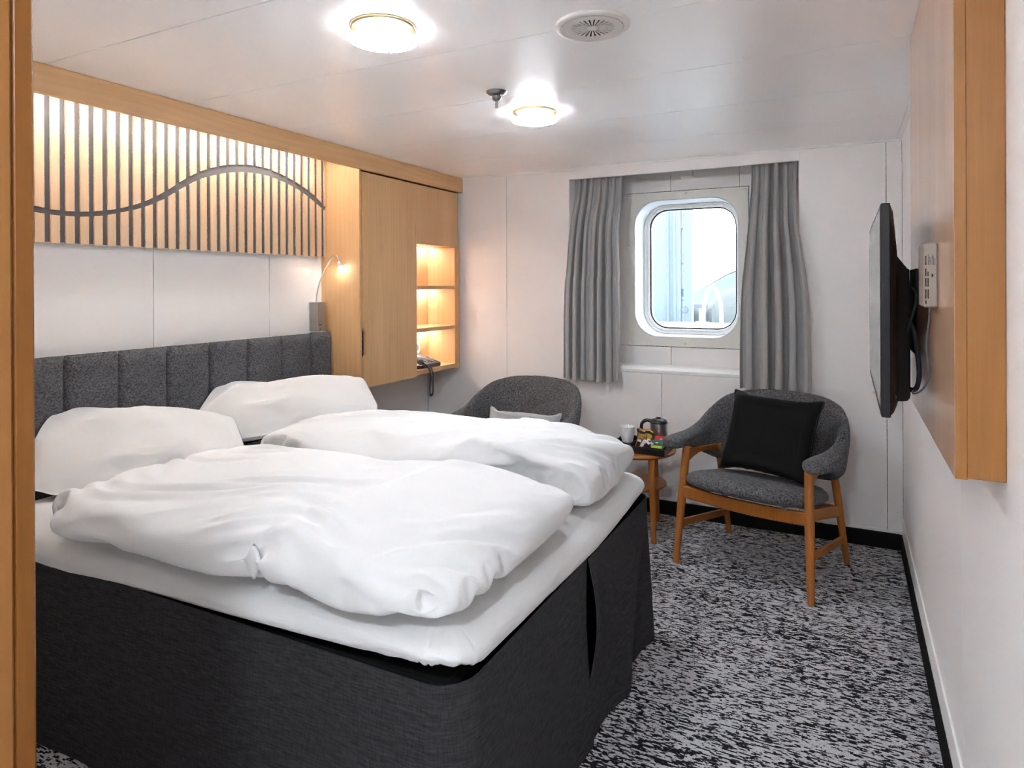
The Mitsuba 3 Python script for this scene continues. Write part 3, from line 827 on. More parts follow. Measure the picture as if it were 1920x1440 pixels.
ring0 = rr_points(BX0, BX1, BY0, BY1, 0.10)
x_, y_ = ring0[:, 0], ring0[:, 1]
near, foot = np.exp(-((y_ - BY0) / 0.12) ** 2), np.exp(-((x_ - BX1) / 0.12) ** 2)
hem = 0.565 + 0 * x_
hem = np.where(near > 0.5, np.interp(x_, [-2.5, -2.16, -1.95, -1.70, -1.50, -1.32, -1.1, -0.95, -0.69], [0.500, 0.509, 0.528, 0.546, 0.551, 0.555, 0.564, 0.572, 0.588]), hem)
hem_f = np.interp(y_, [1.10, 1.2, 1.32, 1.456, 1.62, 1.825, 2.0, 2.25, 2.42, 2.51], [0.588, 0.560, 0.553, 0.551, 0.546, 0.538, 0.541, 0.560, 0.578, 0.590])
hem = np.where((foot > 0.5) & (near < 0.98), hem_f, hem)
kern = np.ones(15) / 15
hem = np.convolve(np.r_[hem[-7:], hem, hem[:7]], kern, 'valid')
arc = np.arange(len(x_))
tuck = 0.016 * (meshkit.fbm(np.stack([arc * 0.22, 0 * arc, 0 * arc], 1), 2, 5) - 0.5) * np.exp(-((x_ + 0.80) / 0.14) ** 2 - ((y_ - 1.12) / 0.14) ** 2)
rings = []
prof = [(0.030, -0.012, 0), (0.008, 0.0, 0), (0.000, 0.012, 0.10), (-0.005, 0.02, 0.25), (-0.005, 0.0, 0.42), (0.001, 0, 0.56), (0.010, 0, 0.66), (0.022, 0, 0.73), (0.040, 0, 0.80), (0.062, 0, 0.875), (0.085, 0, 0.95)]
for ins, _, f in prof:
    q = rr_points(BX0 + ins, BX1 - ins, BY0 + ins, BY1 - ins, 0.10 - ins * 0.8)
    z = hem + tuck * (1 - f) + (MZ - hem) * f + (0.012 if ins == 0.030 else 0.0)
    bul = meshkit.fbm(np.stack([q[:, 0] * 5 + f * 1.2, q[:, 1] * 5 + f, 0 * z + f], 1), 3, 11) - 0.5
    # slanting drag folds along the near side
    dg = np.sin(q[:, 0] * 9.0 + f * 3.2) * 0.006 * near * math.sin(math.pi * min(f, 1))
    N2 = np.stack([np.where(foot > .5, 1, 0), np.where(near > .5, -1, 0)], 1)
    q = q + N2 * (0.030 * bul * math.sin(math.pi * min(f * 0.9, 1)) + dg)[:, None]
    rings.append(np.stack([q[:, 0], q[:, 1], z], 1))
for ins in np.linspace(0.11, 0.69, 22):
    q = rr_points(BX0 + ins, BX1 - ins, BY0 + ins, BY1 - ins, 0.02)
    z = MZ + 0.008 * (meshkit.fbm(np.stack([q[:, 0] * 3, q[:, 1] * 3, 0 * q[:, 0]], 1), 3, 4) - 0.5)
    rings.append(np.stack([q[:, 0], q[:, 1], z], 1))
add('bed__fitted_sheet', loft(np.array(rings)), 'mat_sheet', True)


# ------------------------------------------------------------------ pillows and duvets: two cloths sewn at the rim, blown up and settled
def inflate(w, l, nx, ny, volume, steps=120, iters=5, gravity=0.0, floor=None, seed=0, stiff=0.15, wob=0.02, planes=(), extra=None, damp=0.90, corner_pull=0.0):
    """w along the first, l along the second direction; returns (2, nx, ny, 3): upper and lower cloth"""
    hx, hy = w / (nx - 1), l / (ny - 1)
    gx, gy = np.meshgrid(np.linspace(-w / 2, w / 2, nx), np.linspace(-l / 2, l / 2, ny), indexing='ij')
    cpull = corner_pull * np.abs(2 * gx / w) ** 6 * np.abs(2 * gy / l) ** 6
    gx, gy = gx * (1 - cpull / w), gy * (1 - cpull / l)
    bump = (1 - np.abs(2 * gx / w) ** 4).clip(0) * (1 - np.abs(2 * gy / l) ** 4).clip(0)
    P = np.stack([np.stack([gx, gy, s * 0.02 * bump], -1) for s in (1, -1)])
    P[..., 2] += wob * bump * (meshkit.fbm(np.stack([gx * 9, gy * 9, 0 * gx], -1), 4, seed) - 0.5) * np.array([1, -1])[:, None, None]
    V = np.zeros_like(P)
    flat = np.stack([gx, gy], -1)[None]
    rest = []
    for dx, dy, k in ((1, 0, 1.0), (0, 1, 1.0), (1, 1, 0.35), (1, -1, 0.35), (2, 0, stiff), (0, 2, stiff)):
        A, B = (flat[:, :nx - dx], flat[:, dx:]) if dx else (flat, flat)
        A, B = (A[:, :, :-dy], B[:, :, dy:]) if dy > 0 else (A[:, :, -dy:], B[:, :, :dy]) if dy < 0 else (A, B)
        rest.append((dx, dy, np.linalg.norm(B - A, axis=-1, keepdims=True), k))
    dt = 0.02

    def project(a, b, L, k):
        d = b - a
        n = np.sqrt((d * d).sum(-1, keepdims=True)) + 1e-9
        c = (0.5 * k) * d * (1 - L / n)
        a += c
        b -= c

    def rim():
        for sl in ((0, slice(None)), (-1, slice(None)), (slice(None), 0), (slice(None), -1)):
            mean = (P[0][sl] + P[1][sl]) / 2
            P[0][sl] = mean
            P[1][sl] = mean

    tri_area = hx * hy
    for st in range(steps):
        nrm = np.cross(np.gradient(P, axis=1), np.gradient(P, axis=2))
        nrm[1] *= -1
        vol = (P * nrm).sum() / 3
        p = np.clip((volume - vol) / volume, -0.5, 1.0) * min(1, st / 15)
        acc = p * nrm / tri_area * 5.0
        acc[..., 2] -= gravity
        if extra is not None:
            acc = acc + extra(P, st)
        V = (V + dt * acc) * damp
        Q = P.copy()
        P = P + dt * V
        for _ in range(iters):
            for dx, dy, L, k in rest:
                A = P[:, :nx - dx] if dx else P
                B = P[:, dx:] if dx else P
                if dy > 0:
                    A, B = A[:, :, :-dy], B[:, :, dy:]
                elif dy < 0:
                    A, B = A[:, :, -dy:], B[:, :, :dy]
                # two independent colours, so that each pass is Gauss-Seidel
                ax = 1 if dx else 2
                m = dx or abs(dy)
                for c in range(2):
                    idx = np.nonzero((np.arange(A.shape[ax]) // m) % 2 == c)[0]
                    if ax == 1:
                        a, b = A[:, idx], B[:, idx]
                        project(a, b, L[:, idx], k)
                        A[:, idx], B[:, idx] = a, b
                    else:
                        a, b = A[:, :, idx], B[:, :, idx]
                        project(a, b, L[:, :, idx], k)
                        A[:, :, idx], B[:, :, idx] = a, b
            rim()
            for ax_, val, sgn in planes:
                P[..., ax_] = np.maximum(P[..., ax_] * sgn, val * sgn) * sgn
        V = (P - Q) / dt
    return P


def cushion_mesh(P, sm=0.8, up=2):
    """the two cloths as one closed mesh, refined"""
    from scipy.ndimage import zoom as _z, gaussian_filter
    Q = []
    for s in range(2):
        g = P[s]
        if up > 1:
            g = np.stack([_z(g[..., i], up, order=3, mode='nearest', grid_mode=False) for i in range(3)], -1)
        if sm:
            g = np.stack([gaussian_filter(g[..., i], sm, mode='nearest') for i in range(3)], -1)
        Q.append(g)
    a, b, _ = Q[0].shape
    ids0 = np.arange(a * b).reshape(a, b)
    ids1 = ids0 + a * b
    ids1 = ids1.copy()
    for sl in ((0, slice(None)), (-1, slice(None)), (slice(None), 0), (slice(None), -1)):
        ids1[sl] = ids0[sl]
        mean = (Q[0][sl] + Q[1][sl]) / 2
        Q[0][sl] = mean
    V = np.vstack([Q[0].reshape(-1, 3), Q[1].reshape(-1, 3)])
    F = []
    for ids, flip in ((ids0, False), (ids1, True)):
        q = [ids[:-1, :-1], ids[1:, :-1], ids[1:, 1:], ids[:-1, 1:]]
        f = np.concatenate([np.stack([q[0], q[1], q[2]], -1).reshape(-1, 3), np.stack([q[0], q[2], q[3]], -1).reshape(-1, 3)])
        F.append(f[:, ::-1] if flip else f)
    m = trimesh.Trimesh(V, np.vstack(F), process=False)
    m.remove_unreferenced_vertices()
    return m


def fitted(P, w, l, h=None):
    P = P.copy()
    lo, hi = P.reshape(-1, 3).min(0), P.reshape(-1, 3).max(0)
    c = (lo + hi) / 2
    s = np.array([w, l, h if h else (hi - lo)[2]]) / (hi - lo)
    return (P - c) * s


# pillows
def put(P, deg_tilt, deg_yaw, at, roll=0.0):
    M = trimesh.transformations.euler_matrix(math.radians(roll), math.radians(deg_tilt), math.radians(deg_yaw), 'sxyz')[:3, :3]
    return P @ M.T + np.asarray(at)


PW, PL = 0.46, 0.74


def pillow(key, seed, tilt, yaw, at, label, roll=0.0, vol=0.017, length=PL):
    P = inflate(0.56, 0.86, 34, 50, vol, steps=110, iters=5, seed=seed, stiff=0.12, wob=0.03, corner_pull=0.15)
    mid, half = (P[0] + P[1]) / 2, (P[0] - P[1]) / 2
    half[..., 2] *= np.clip(half[..., 2] / half[..., 2].max(), 1e-3, 1) ** 0.85      # a soft filling: thin towards the seams
    P = np.stack([mid + half, mid - half])
    P = put(fitted(P, PW, length, 0.20), tilt, yaw, at, roll)
    # pressed against the mattress and the headboard
    def soft(v, floor_, s):
        t = (v - floor_) / s
        return floor_ + s * np.where(t > 20, t, np.log1p(np.exp(np.minimum(t, 20))))
    x1_ = soft(P[..., 0], HBX + 0.004, 0.030)
    P[..., 2] += 0.40 * (x1_ - P[..., 0]) - 0.40 * 0.004
    P[..., 0] = x1_
    P[..., 2] = soft(P[..., 2], MZ - 0.004, 0.007)
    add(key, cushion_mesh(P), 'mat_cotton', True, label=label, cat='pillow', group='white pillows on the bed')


pillow('pillow', 3, 26, -28, (-2.415, 1.595, 0.742), 'white pillow nearest the camera, leaning on the headboard beside the oak post', roll=-4)
pillow('pillow', 8, 20, -36, (-2.40, 2.280, 0.792), 'white pillow further from the camera, reaching past the headboard towards the wall cabinet', roll=5, length=0.86)


# duvets
def duvet(key, seed, x0, x1, y0, y1, ztop, label, ridge, wr):
    w, l = (x1 - x0), (y1 - y0)
    h = ztop - MZ

    def push(P, st):
        a = np.zeros_like(P)
        a[..., 1] = 1.5 * (meshkit.noise(P[..., :3] * 6 + st * 0.0, seed) - 0.5)
        return a

    P = inflate(w * 1.10, l * 1.20, 110, 60, w * l * h * 0.80, steps=120, iters=4, gravity=0.0, seed=seed, stiff=0.05, wob=0.035, planes=((2, -0.02, 1),), extra=push, corner_pull=0.2)
    mid, half = (P[0] + P[1]) / 2, (P[0] - P[1]) / 2
    hm = half[..., 2].max()
    fat = np.clip(half[..., 2] / hm, 1e-4, 1) ** -0.42
    half[..., 2] *= fat
    P = np.stack([mid + half, mid - half])
    P = fitted(P, w, l, h)
    lo = P[..., 2].min()
    P = P + np.array([(x0 + x1) / 2, (y0 + y1) / 2, MZ + 0.004 - lo])
    # crease of the folded-back half, and slanting folds that fade out towards the middle
    top = P[0]
    xs, ys = top[..., 0], top[..., 1]
    inside = np.clip(np.minimum.reduce([xs - x0, x1 - xs, ys - y0, y1 - ys]) / 0.08, 0, 1)
    cx = ridge + 0.10 * (ys - (y0 + y1) / 2)
    top[..., 2] += inside * 0.013 / (1 + np.exp(-(xs - cx) / 0.006))
    q = (xs - x0) * 1.0 - (ys - y0) * 0.75
    along = ys + 0.75 * xs
    wob_ = meshkit.fbm(np.stack([xs * 3, ys * 3, 0 * q], -1), 2, seed + 4)
    n1 = meshkit.fbm(np.stack([q * 10 + 1.5 * wob_, along * 1.6, 0 * q], -1), 2, seed)
    ridged = (1 - np.abs(2 * n1 - 1)) ** 2
    patch = np.clip(meshkit.fbm(np.stack([xs * 2.5, ys * 2.5, 0 * q + 7], -1), 2, seed) * 2.4 - 0.55, 0, 1)
    fall = np.exp(-((ys - y0) / 0.30) ** 2) + 0.6 * np.exp(-((x1 - xs) / 0.2) ** 2)
    top[..., 2] += wr * inside ** 0.6 * fall * patch * (ridged - 0.4)
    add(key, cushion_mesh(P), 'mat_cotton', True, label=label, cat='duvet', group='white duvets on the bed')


duvet('duvet', 21, -2.130, -0.700, 1.010, 1.862, 0.787, 'white duvet on the near half of the bed', -1.20, 0.034)
duvet('duvet', 33, -2.150, -0.705, 1.835, 2.475, 0.820, 'white duvet on the far half of the bed, nearest the window', -1.20, 0.02)


# ------------------------------------------------------------------ armchairs
def chair(key, ox, oy, deg, label):
    tag(key, label, 'armchair', 'grey armchairs by the window wall')
    M = trimesh.transformations.rotation_matrix(math.radians(deg), (0, 0, 1))
    M[:3, 3] = (ox, oy, 0)

    def put_(name, m, mat, smooth=40, **kw):
        m = m.copy()
        m.apply_transform(M)
        return add(f'{key}__{name}', m, mat, smooth, **kw)

    def leg(p0, p1, r0, r1, r2):
        """round tapered leg, thickest where the rails meet it"""
        p0, p1 = np.array(p0), np.array(p1)
        ts = np.linspace(0, 1, 14)
        rr = np.interp(ts, [0, 0.6, 1], [r0, r1, r2])
        return tube([p0 + (p1 - p0) * t for t in ts], rr, 16)

    X = 0.012
    for s in (-1, 1):
        put_('leg', leg((X + s * 0.318, -0.265, 0), (X + s * 0.290, -0.205, 0.565), 0.0145, 0.021, 0.018), 'mat_teak')
        put_('leg', leg((X + s * 0.300, 0.285, 0), (X + s * 0.285, 0.125, 0.520), 0.0135, 0.0185, 0.017), 'mat_teak')
        # arched bracket between the leg tops, under the arm
        top, lowm = [], []
        n = 16
        ys_ = np.linspace(-0.205, 0.135, n)
        prof = np.clip(1 - ((ys_ + 0.035) / 0.165) ** 2, 0, 1)
        rings_ = []
        for y, pf in zip(ys_, prof):
            zt = 0.548 - 0.03 * (y + 0.205) / 0.34
            zb = zt - 0.058 + 0.038 * pf
            x0, x1 = X + s * 0.290 - 0.010, X + s * 0.290 + 0.010
            rings_.append([(x0, y, zb), (x1, y, zb), (x1, y, zt), (x0, y, zt)])
        put_('arm_bracket', loft(np.array(rings_)), 'mat_teak', 30)
        # side rail under the seat and low stretcher
        def bar(a, b, w, h, n=9, bow=0.0):
            a, b = np.array(a, float), np.array(b, float)
            d = b - a
            side = np.cross(d, (0, 0, 1))
            side /= np.linalg.norm(side)
            up = np.cross(side, d)
            up /= np.linalg.norm(up)
            th = np.arange(16) * 2 * np.pi / 16 + np.pi / 16
            sq = lambda v: np.sign(v) * np.abs(v) ** 0.45  # noqa: E731
            R = []
            for t in np.linspace(0, 1, n):
                c = a + d * t - up * bow * math.sin(math.pi * t)
                R.append(c + side * (w / 2 * sq(np.cos(th)))[:, None] + up * (h / 2 * sq(np.sin(th)))[:, None])
            return loft(np.array(R))
        put_('side_rail', bar((X + s * 0.296, -0.225, 0.362), (X + s * 0.290, 0.200, 0.275), 0.020, 0.052), 'mat_teak')
        put_('stretcher', bar((X + s * 0.308, -0.243, 0.190), (X + s * 0.294, 0.238, 0.128), 0.019, 0.036), 'mat_teak')
    put_('front_rail', bar((X - 0.296, -0.232, 0.348), (X + 0.296, -0.232, 0.348), 0.021, 0.060, 17, 0.012), 'mat_teak')
    put_('rear_rail', bar((X - 0.288, 0.205, 0.270), (X + 0.288, 0.205, 0.270), 0.020, 0.052), 'mat_teak')
    put_('seat_clip', bx(0.205, 0.225, -0.262, -0.244, 0.372, 0.386, 0.002), 'mat_steel')

    # seat cushion: a domed pad on a rounded plan
    R = []
    n = 72
    th = np.arange(n) * 2 * np.pi / n
    sgn = lambda v, e: np.sign(v) * np.abs(v) ** e  # noqa: E731
    for ph in np.linspace(-np.pi / 2, np.pi / 2, 22):
        k = max(np.cos(ph), 1e-3) ** 0.42
        up_ = np.sin(ph)
        x = X + 0.298 * k * sgn(np.cos(th), 0.62)
        y = -0.045 + 0.268 * k * sgn(np.sin(th), 0.62)
        fr = (y + 0.045) / 0.268
        x = X + (x - X) * (1.0 - 0.06 * fr)
        y = y - 0.020 * (1 - ((x - X) / 0.3) ** 2) * (fr < 0) * (-fr)
        zc = 0.422 - 0.078 * (y + 0.30) / 0.5
        z = zc + (0.050 if up_ > 0 else 0.036) * np.sign(up_) * abs(up_) ** 0.75
        R.append(np.stack([x, y, z], 1))
    put_('seat', loft(np.array(R)), 'mat_chairfab', True)

    # wrap-around shell: back and arms in one sweep
    ctrl = np.array([(0.332, -0.300), (0.334, -0.22), (0.338, -0.10), (0.336, 0.03), (0.312, 0.135), (0.245, 0.225), (0.14, 0.272), (0.0, 0.288)])
    zt = np.array([0.612, 0.617, 0.618, 0.640, 0.700, 0.768, 0.796, 0.802])
    zb = np.array([0.556, 0.552, 0.535, 0.485, 0.440, 0.410, 0.400, 0.398])
    tk = np.array([0.104, 0.104, 0.090, 0.074, 0.060, 0.052, 0.050, 0.050])
    le = np.array([0.00, 0.00, 0.02, 0.10, 0.18, 0.22, 0.24, 0.25])
    A = np.column_stack([ctrl, zt, zb, tk, le])
    A = np.vstack([A, (A[:-1] * [-1, 1, 1, 1, 1, 1])[::-1]])
    S = spline(A[:, :2], 200)
    s0 = np.r_[0, np.cumsum(np.linalg.norm(np.diff(A[:, :2], axis=0), axis=1))]
    s1 = np.r_[0, np.cumsum(np.linalg.norm(np.diff(S, axis=0), axis=1))]
    s1 *= s0[-1] / s1[-1]
    from scipy.interpolate import PchipInterpolator
    Wd = PchipInterpolator(s0, A[:, 2:])(s1)
    tg = np.gradient(S, axis=0)
    tg /= np.linalg.norm(tg, axis=1, keepdims=True)
    N = np.stack([tg[:, 1], -tg[:, 0]], 1)     # outwards
    if N[100, 1] < 0:
        N = -N
    R = []
    n = 56
    th = np.arange(n) * 2 * np.pi / n
    K = len(S)
    for i in range(K):
        z1, z0, t_, ln = Wd[i]
        e = min(i, K - 1 - i)
        capf = min(1.0, math.sqrt(max(0.0, 1 - (1 - min(e / 6.0, 1)) ** 2))) if e < 6 else 1.0
        capf = max(capf, 0.05)
        hz, hw = (z1 - z0) / 2 * (0.5 + 0.5 * capf if e < 6 else 1), t_ / 2 * capf
        ex = 0.75 if (z1 - z0) < 0.12 else 0.42
        ew = np.interp(z1 - z0, [0.05, 0.12, 0.3], [0.75, 0.6, 0.42])
        cc, ss = sgn(np.cos(th), 0.8), sgn(np.sin(th), ew)
        z = (z1 + z0) / 2 + hz * ss
        off = hw * cc * np.sqrt(np.clip(1 - 0.55 * np.abs(ss) ** 6, 0.02, 1)) + ln * (z - 0.55)
        xy = S[i] + N[i] * off[:, None]
        R.append(np.column_stack([xy[:, 0] + X, xy[:, 1], z]))
    put_('shell', loft(np.array(R)), 'mat_chairfab', True)


chair('armchair', -0.386, 3.3925, -16.15, 'grey armchair with orange brown wooden legs and a black cushion, right of the side table')
chair('armchair_001', -1.712, 3.330, -3.0, 'grey armchair behind the bed with a light grey cushion, below the lit shelves')


def throw_cushion(key, w, h, t, seed, M, mat, pip, label, vol=None):
    P = inflate(w * 1.06, h * 1.06, 40, 40, vol or w * h * t * 0.55, steps=90, iters=5, seed=seed, stiff=0.12, wob=0.02)
    P = fitted(P, w, h, t)
    # square the outline up again: corners stay pointed
    m = cushion_mesh(P)
    m.apply_transform(M)
    k = add(key, m, mat, True, label=label, cat='cushion')
    rim = np.vstack([P[0][:, 0], P[0][-1, 1:], P[0][::-1, -1][1:], P[0][0, ::-1][1:-1]])
    loop_ = trimesh.transformations.transform_points(np.vstack([rim, rim[:1]]), M)
    add(key + '__piping', tube(loop_, 0.0035, 7), pip, True)


u16, v16 = np.array([0.9605, -0.278, 0]), np.array([0.278, 0.9605, 0])
o16 = np.array([-0.386, 3.3925, 0])


def frame(c, ex, ez):
    ex = np.asarray(ex) / np.linalg.norm(ex)
    ez = np.asarray(ez) - ex * (np.asarray(ez) @ ex)
    ez /= np.linalg.norm(ez)
    M = np.eye(4)
    M[:3, 0], M[:3, 1], M[:3, 2], M[:3, 3] = ex, ez, np.cross(ex, ez), c
    return M


# corners measured in the chair's frame: left top (-.14,.12,.807), right top (.26,.12,.792), left foot (-.178,-.05,.456), right foot (.238,-.05,.445)
c = o16 + u16 * 0.045 + v16 * 0.020 + np.array([0, 0, 0.626])
throw_cushion('black_cushion', 0.435, 0.405, 0.13, 5, frame(c, u16 * 0.41 + np.array([0, 0, -0.014]), np.array([0, 0, 0.35]) + v16 * 0.155 + u16 * 0.028), 'mat_velvet', 'mat_black', 'black velvet cushion with piping on the right armchair')
c = np.array([-1.695, 3.432, 0.527])
throw_cushion('grey_cushion', 0.475, 0.215, 0.11, 6, frame(c, (0.475, -0.025, 0.0), (0.02, 0.10, 0.25)), 'mat_greycush', 'mat_greycush', 'light grey cushion with piping on the armchair behind the bed')

# ------------------------------------------------------------------ side table with its tray
tx_, ty_ = -1.040, 3.550
tag('side_table', 'small round wooden side table between the two armchairs', 'table')
add('side_table__top', lathe([(0, 0.440), (0.196, 0.440), (0.207, 0.446), (0.210, 0.452), (0.207, 0.459), (0.200, 0.462), (0, 0.462)], 72, (tx_, ty_, 0)), 'mat_teak', 40)
add('side_table__lower_shelf', lathe([(0, 0.258), (0.150, 0.258), (0.157, 0.264), (0.157, 0.272), (0.150, 0.278), (0, 0.278)], 64, (tx_, ty_, 0)), 'mat_teak', 40)
for a in (-48.3, 71.7, 191.7):
    a = math.radians(a)
    c_, s_ = math.cos(a), math.sin(a)
    add('side_table__leg', tube([(tx_ + r * c_, ty_ + r * s_, z) for r, z in ((0.194, 0.0), (0.184, 0.2), (0.168, 0.4395))], [0.0135, 0.017, 0.0175], 18), 'mat_teak', 40)

trx0, trx1, try0, try1, TRZ = -1.165, -0.853, 3.400, 3.690, 0.4625
tag('tray', 'black lacquered serving tray on the round side table', 'tray')
outer, inner = rrect(trx0, trx1, try0, try1, 0.008), rrect(trx0 + .007, trx1 - .007, try0 + .007, try1 - .007, 0.005)
scene['mat_lacquer'] = pr((0.012, 0.010, 0.010), 0.22, spec=0.5)
add('tray__floor', extr(outer, 0.006, TRZ), 'mat_lacquer')
rim = extr(outer.difference(inner), 0.024, TRZ + 0.006)
add('tray__rim', rim, 'mat_lacquer')
TF = TRZ + 0.0062

# kettle
kx, ky = -0.938, 3.615
tag('kettle', 'small stainless steel electric kettle with black lid and handle, on the tray', 'kettle')
add('kettle__base', lathe([(0, 0), (0.050, 0), (0.052, 0.004), (0.051, 0.012), (0.047, 0.016), (0, 0.016)], 40, (kx, ky, TF)), 'mat_plastic', 40)
add('kettle__body', lathe([(0, 0.0165), (0.048, 0.0165), (0.049, 0.03), (0.048, 0.09), (0.046, 0.125), (0.0, 0.125)], 48, (kx, ky, TF)), 'mat_steel', 40)
add('kettle__lid', lathe([(0, 0.125), (0.047, 0.125), (0.048, 0.130), (0.045, 0.139), (0.030, 0.146), (0.010, 0.149), (0, 0.1495)], 40, (kx, ky, TF)), 'mat_plastic', 50)
add('kettle__spout', hull([(kx + 0.040, ky - .014, TF + .118), (kx + .040, ky + .014, TF + .118), (kx + .058, ky, TF + .132), (kx + .036, ky - .018, TF + .133), (kx + .036, ky + .018, TF + .133)]), 'mat_steel')
hp_ = spline([(kx - 0.040, ky - .006, TF + .128), (kx - 0.062, ky - .010, TF + .136), (kx - 0.088, ky - .013, TF + .120), (kx - 0.094, ky - .014, TF + .085), (kx - 0.088, ky - .013, TF + .045), (kx - 0.062, ky - .01, TF + .026), (kx - 0.046, ky - .007, TF + .026)], 40)
add('kettle__handle', tube(hp_, 0.0095, 12), 'mat_plastic', True)
add('kettle__lid__knob', bx(kx - 0.012, kx + 0.012, ky - .007, ky + .007, TF + .147, TF + .156, .002), 'mat_plastic')

# mug
mx_, my_ = -1.118, 3.618
tag('mug', 'plain white porcelain mug at the back left of the tray', 'mug')
add('mug__cup', lathe([(0, 0.004), (0.026, 0), (0.029, 0.002), (0.037, 0.03), (0.0415, 0.065), (0.0425, 0.088), (0.041, 0.0885), (0.040, 0.066), (0.034, 0.03), (0.026, 0.008), (0, 0.008)], 44, (mx_, my_, TF)), 'mat_porcelain', 50)
hh = spline([(mx_ - 0.020, my_ + 0.035, TF + .072), (mx_ - 0.030, my_ + 0.052, TF + .068), (mx_ - 0.032, my_ + 0.056, TF + .045), (mx_ - 0.024, my_ + 0.043, TF + .026), (mx_ - 0.017, my_ + 0.029, TF + .026)], 24)
add('mug__handle', tube(hh, 0.0042, 10), 'mat_porcelain', True)

# black caddy with two compartments, filled with sachets and tea bags
tag('sachet_caddy', 'black open caddy holding sachets and tea bags on the tray', 'caddy')
cx0, cx1, cy0, cy1 = -1.040, -0.862, 3.418, 3.515
add('sachet_caddy__floor', bx(cx0, cx1, cy0, cy1, TF, TF + .004), 'mat_black')
for a in ((cx0, cx0 + .004, cy0, cy1, .040), (cx1 - .004, cx1, cy0, cy1, .034), (cx0 + .004, cx1 - .004, cy0, cy0 + .004, .030), (cx0 + .004, cx1 - .004, cy1 - .004, cy1, .042), (-0.948, -0.944, cy0 + .004, cy1 - .004, .036)):
    add('sachet_caddy__wall', bx(a[0], a[1], a[2], a[3], TF + .004, TF + a[4], .0006), 'mat_black')
scene['mat_green'] = pr((0.020, 0.085, 0.050), 0.3, spec=0.5)
scene['mat_lime'] = pr((0.42, 0.55, 0.035), 0.4)
scene['mat_red'] = pr((0.47, 0.010, 0.016), 0.3, spec=0.5)
scene['mat_cream'] = pr((0.72, 0.60, 0.45), 0.5)
scene['mat_gold'] = pr((0.50, 0.30, 0.055), 0.35, metal=0.35)
scene['mat_brown'] = pr((0.17, 0.085, 0.03), 0.4)
scene['mat_plum'] = pr((0.055, 0.012, 0.018), 0.35)
scene['mat_paper'] = pr((0.74, 0.70, 0.70), 0.6)


def packet(key, x, y, w, h, lean, mat, band, label, z=TF + .0045, yaw=4.0):
    """a flat tea bag envelope with a printed band, standing upright and leaning back"""
    m = hull([(sx * w / 2, sy * (0.0035 if abs(sz - .5) < .4 else .001), sz * h) for sx in (-1, 1) for sy in (-1, 1) for sz in (0, .25, .75, 1)])
    b = [bx(-w * .42, w * .42, -0.0042, -0.0034, h * .26, h * .58, .0002), bx(-w * .08, w * .08, -0.0032, -0.0022, h * .70, h * .86, .0002)]
    for q in [m, *b]:
        rot(q, (1, 0, 0), -lean)
        rot(q, (0, 0, 1), yaw)
        move(q, x, y, z)
    add(key, m, mat, label=label, cat='tea bag', group='tea bags in the caddy')
    add(key + '__label_band', b[0], band)
    add(key + '__emblem', b[1], 'mat_cream')


packet('tea_bag', -0.9035, 3.436, 0.068, 0.061, 10, 'mat_green', 'mat_lime', 'green tea bag envelope with a lime band at the front of the caddy')
packet('tea_bag_001', -0.8955, 3.452, 0.066, 0.062, 10, 'mat_green', 'mat_lime', 'second green tea bag envelope, just behind the front one')
packet('tea_bag_002', -0.8905, 3.478, 0.068, 0.075, 8, 'mat_red', 'mat_cream', 'red tea bag envelope with a cream band, foremost of the red ones')
packet('tea_bag_003', -0.8855, 3.494, 0.066, 0.074, 8, 'mat_red', 'mat_cream', 'second red tea bag envelope, at the back of the caddy')
r_ = np.random.default_rng(12)
tall = {'mat_gold': 'gold', 'mat_brown': 'brown'}
NS = 22
for i in range(NS):
    back_ = i < 14
    kind_ = ('mat_gold', 'mat_brown', 'mat_gold', 'mat_gold', 'mat_brown')[i % 5] if back_ else ('mat_plum', 'mat_paper', 'mat_plum')[i % 3]
    h = 0.100 if back_ else 0.066
    x = -1.026 + (i % 7) * 0.0115 if back_ else -1.016 + (i - 14) * 0.0085
    y = (3.502 if i < 7 else 3.478) + r_.uniform(-.006, .006) if back_ else 3.444 + (i % 2) * .012
    w_ = 0.0095 if back_ else 0.008
    m = hull([(sx * w_, sy * (.0026 if k in (1, 2) else .0005), zz) for sx in (-1, 1) for sy in (-1, 1) for k, zz in enumerate((0, .006, h - .006, h))])
    end = bx(-w_ - .0003, w_ + .0003, -.0029, .0029, h - .019, h - .005, .0003)
    ry_, rz_ = (r_.uniform(-16, 20), r_.uniform(-30, 30)) if back_ else (r_.uniform(18, 42), r_.uniform(-20, 20))
    for q in (m, end):
        rot(q, (0, 0, 1), rz_)
        rot(q, (0, 1, 0), ry_)
        rot(q, (1, 0, 0), -6 if back_ else 6)
        move(q, x, y, TF + .008)
    k = 'sachet' + (f'_{i:03d}' if i else '')
    what = {'mat_gold': 'gold', 'mat_brown': 'brown', 'mat_plum': 'dark plum', 'mat_paper': 'white'}[kind_]
    rowname = 'tall back row' if back_ else 'short front row'
    nth = ('first', 'second', 'third', 'fourth', 'fifth', 'sixth', 'seventh', 'eighth')[(i % 7) if back_ else i - 14]
    where = ('rear line' if i < 7 else 'line before it') if back_ else 'front line'
    add(k, m, kind_, label=f'slim {what} sachet in the caddy, {nth} from the left in the {where}', cat='sachet', group='sachets in the black caddy')
    add(k + '__end_print', end, 'mat_black' if back_ else 'mat_paper')

# ------------------------------------------------------------------ curtains on a rail inside the recess
add('curtain_rail', bx(RX0 + .002, RX1 - .002, 3.935, 3.957, RZ1 + 0.012, RZ1 + 0.030, .002), 'mat_white', label='white curtain rail inside the window recess', cat='curtain rail')


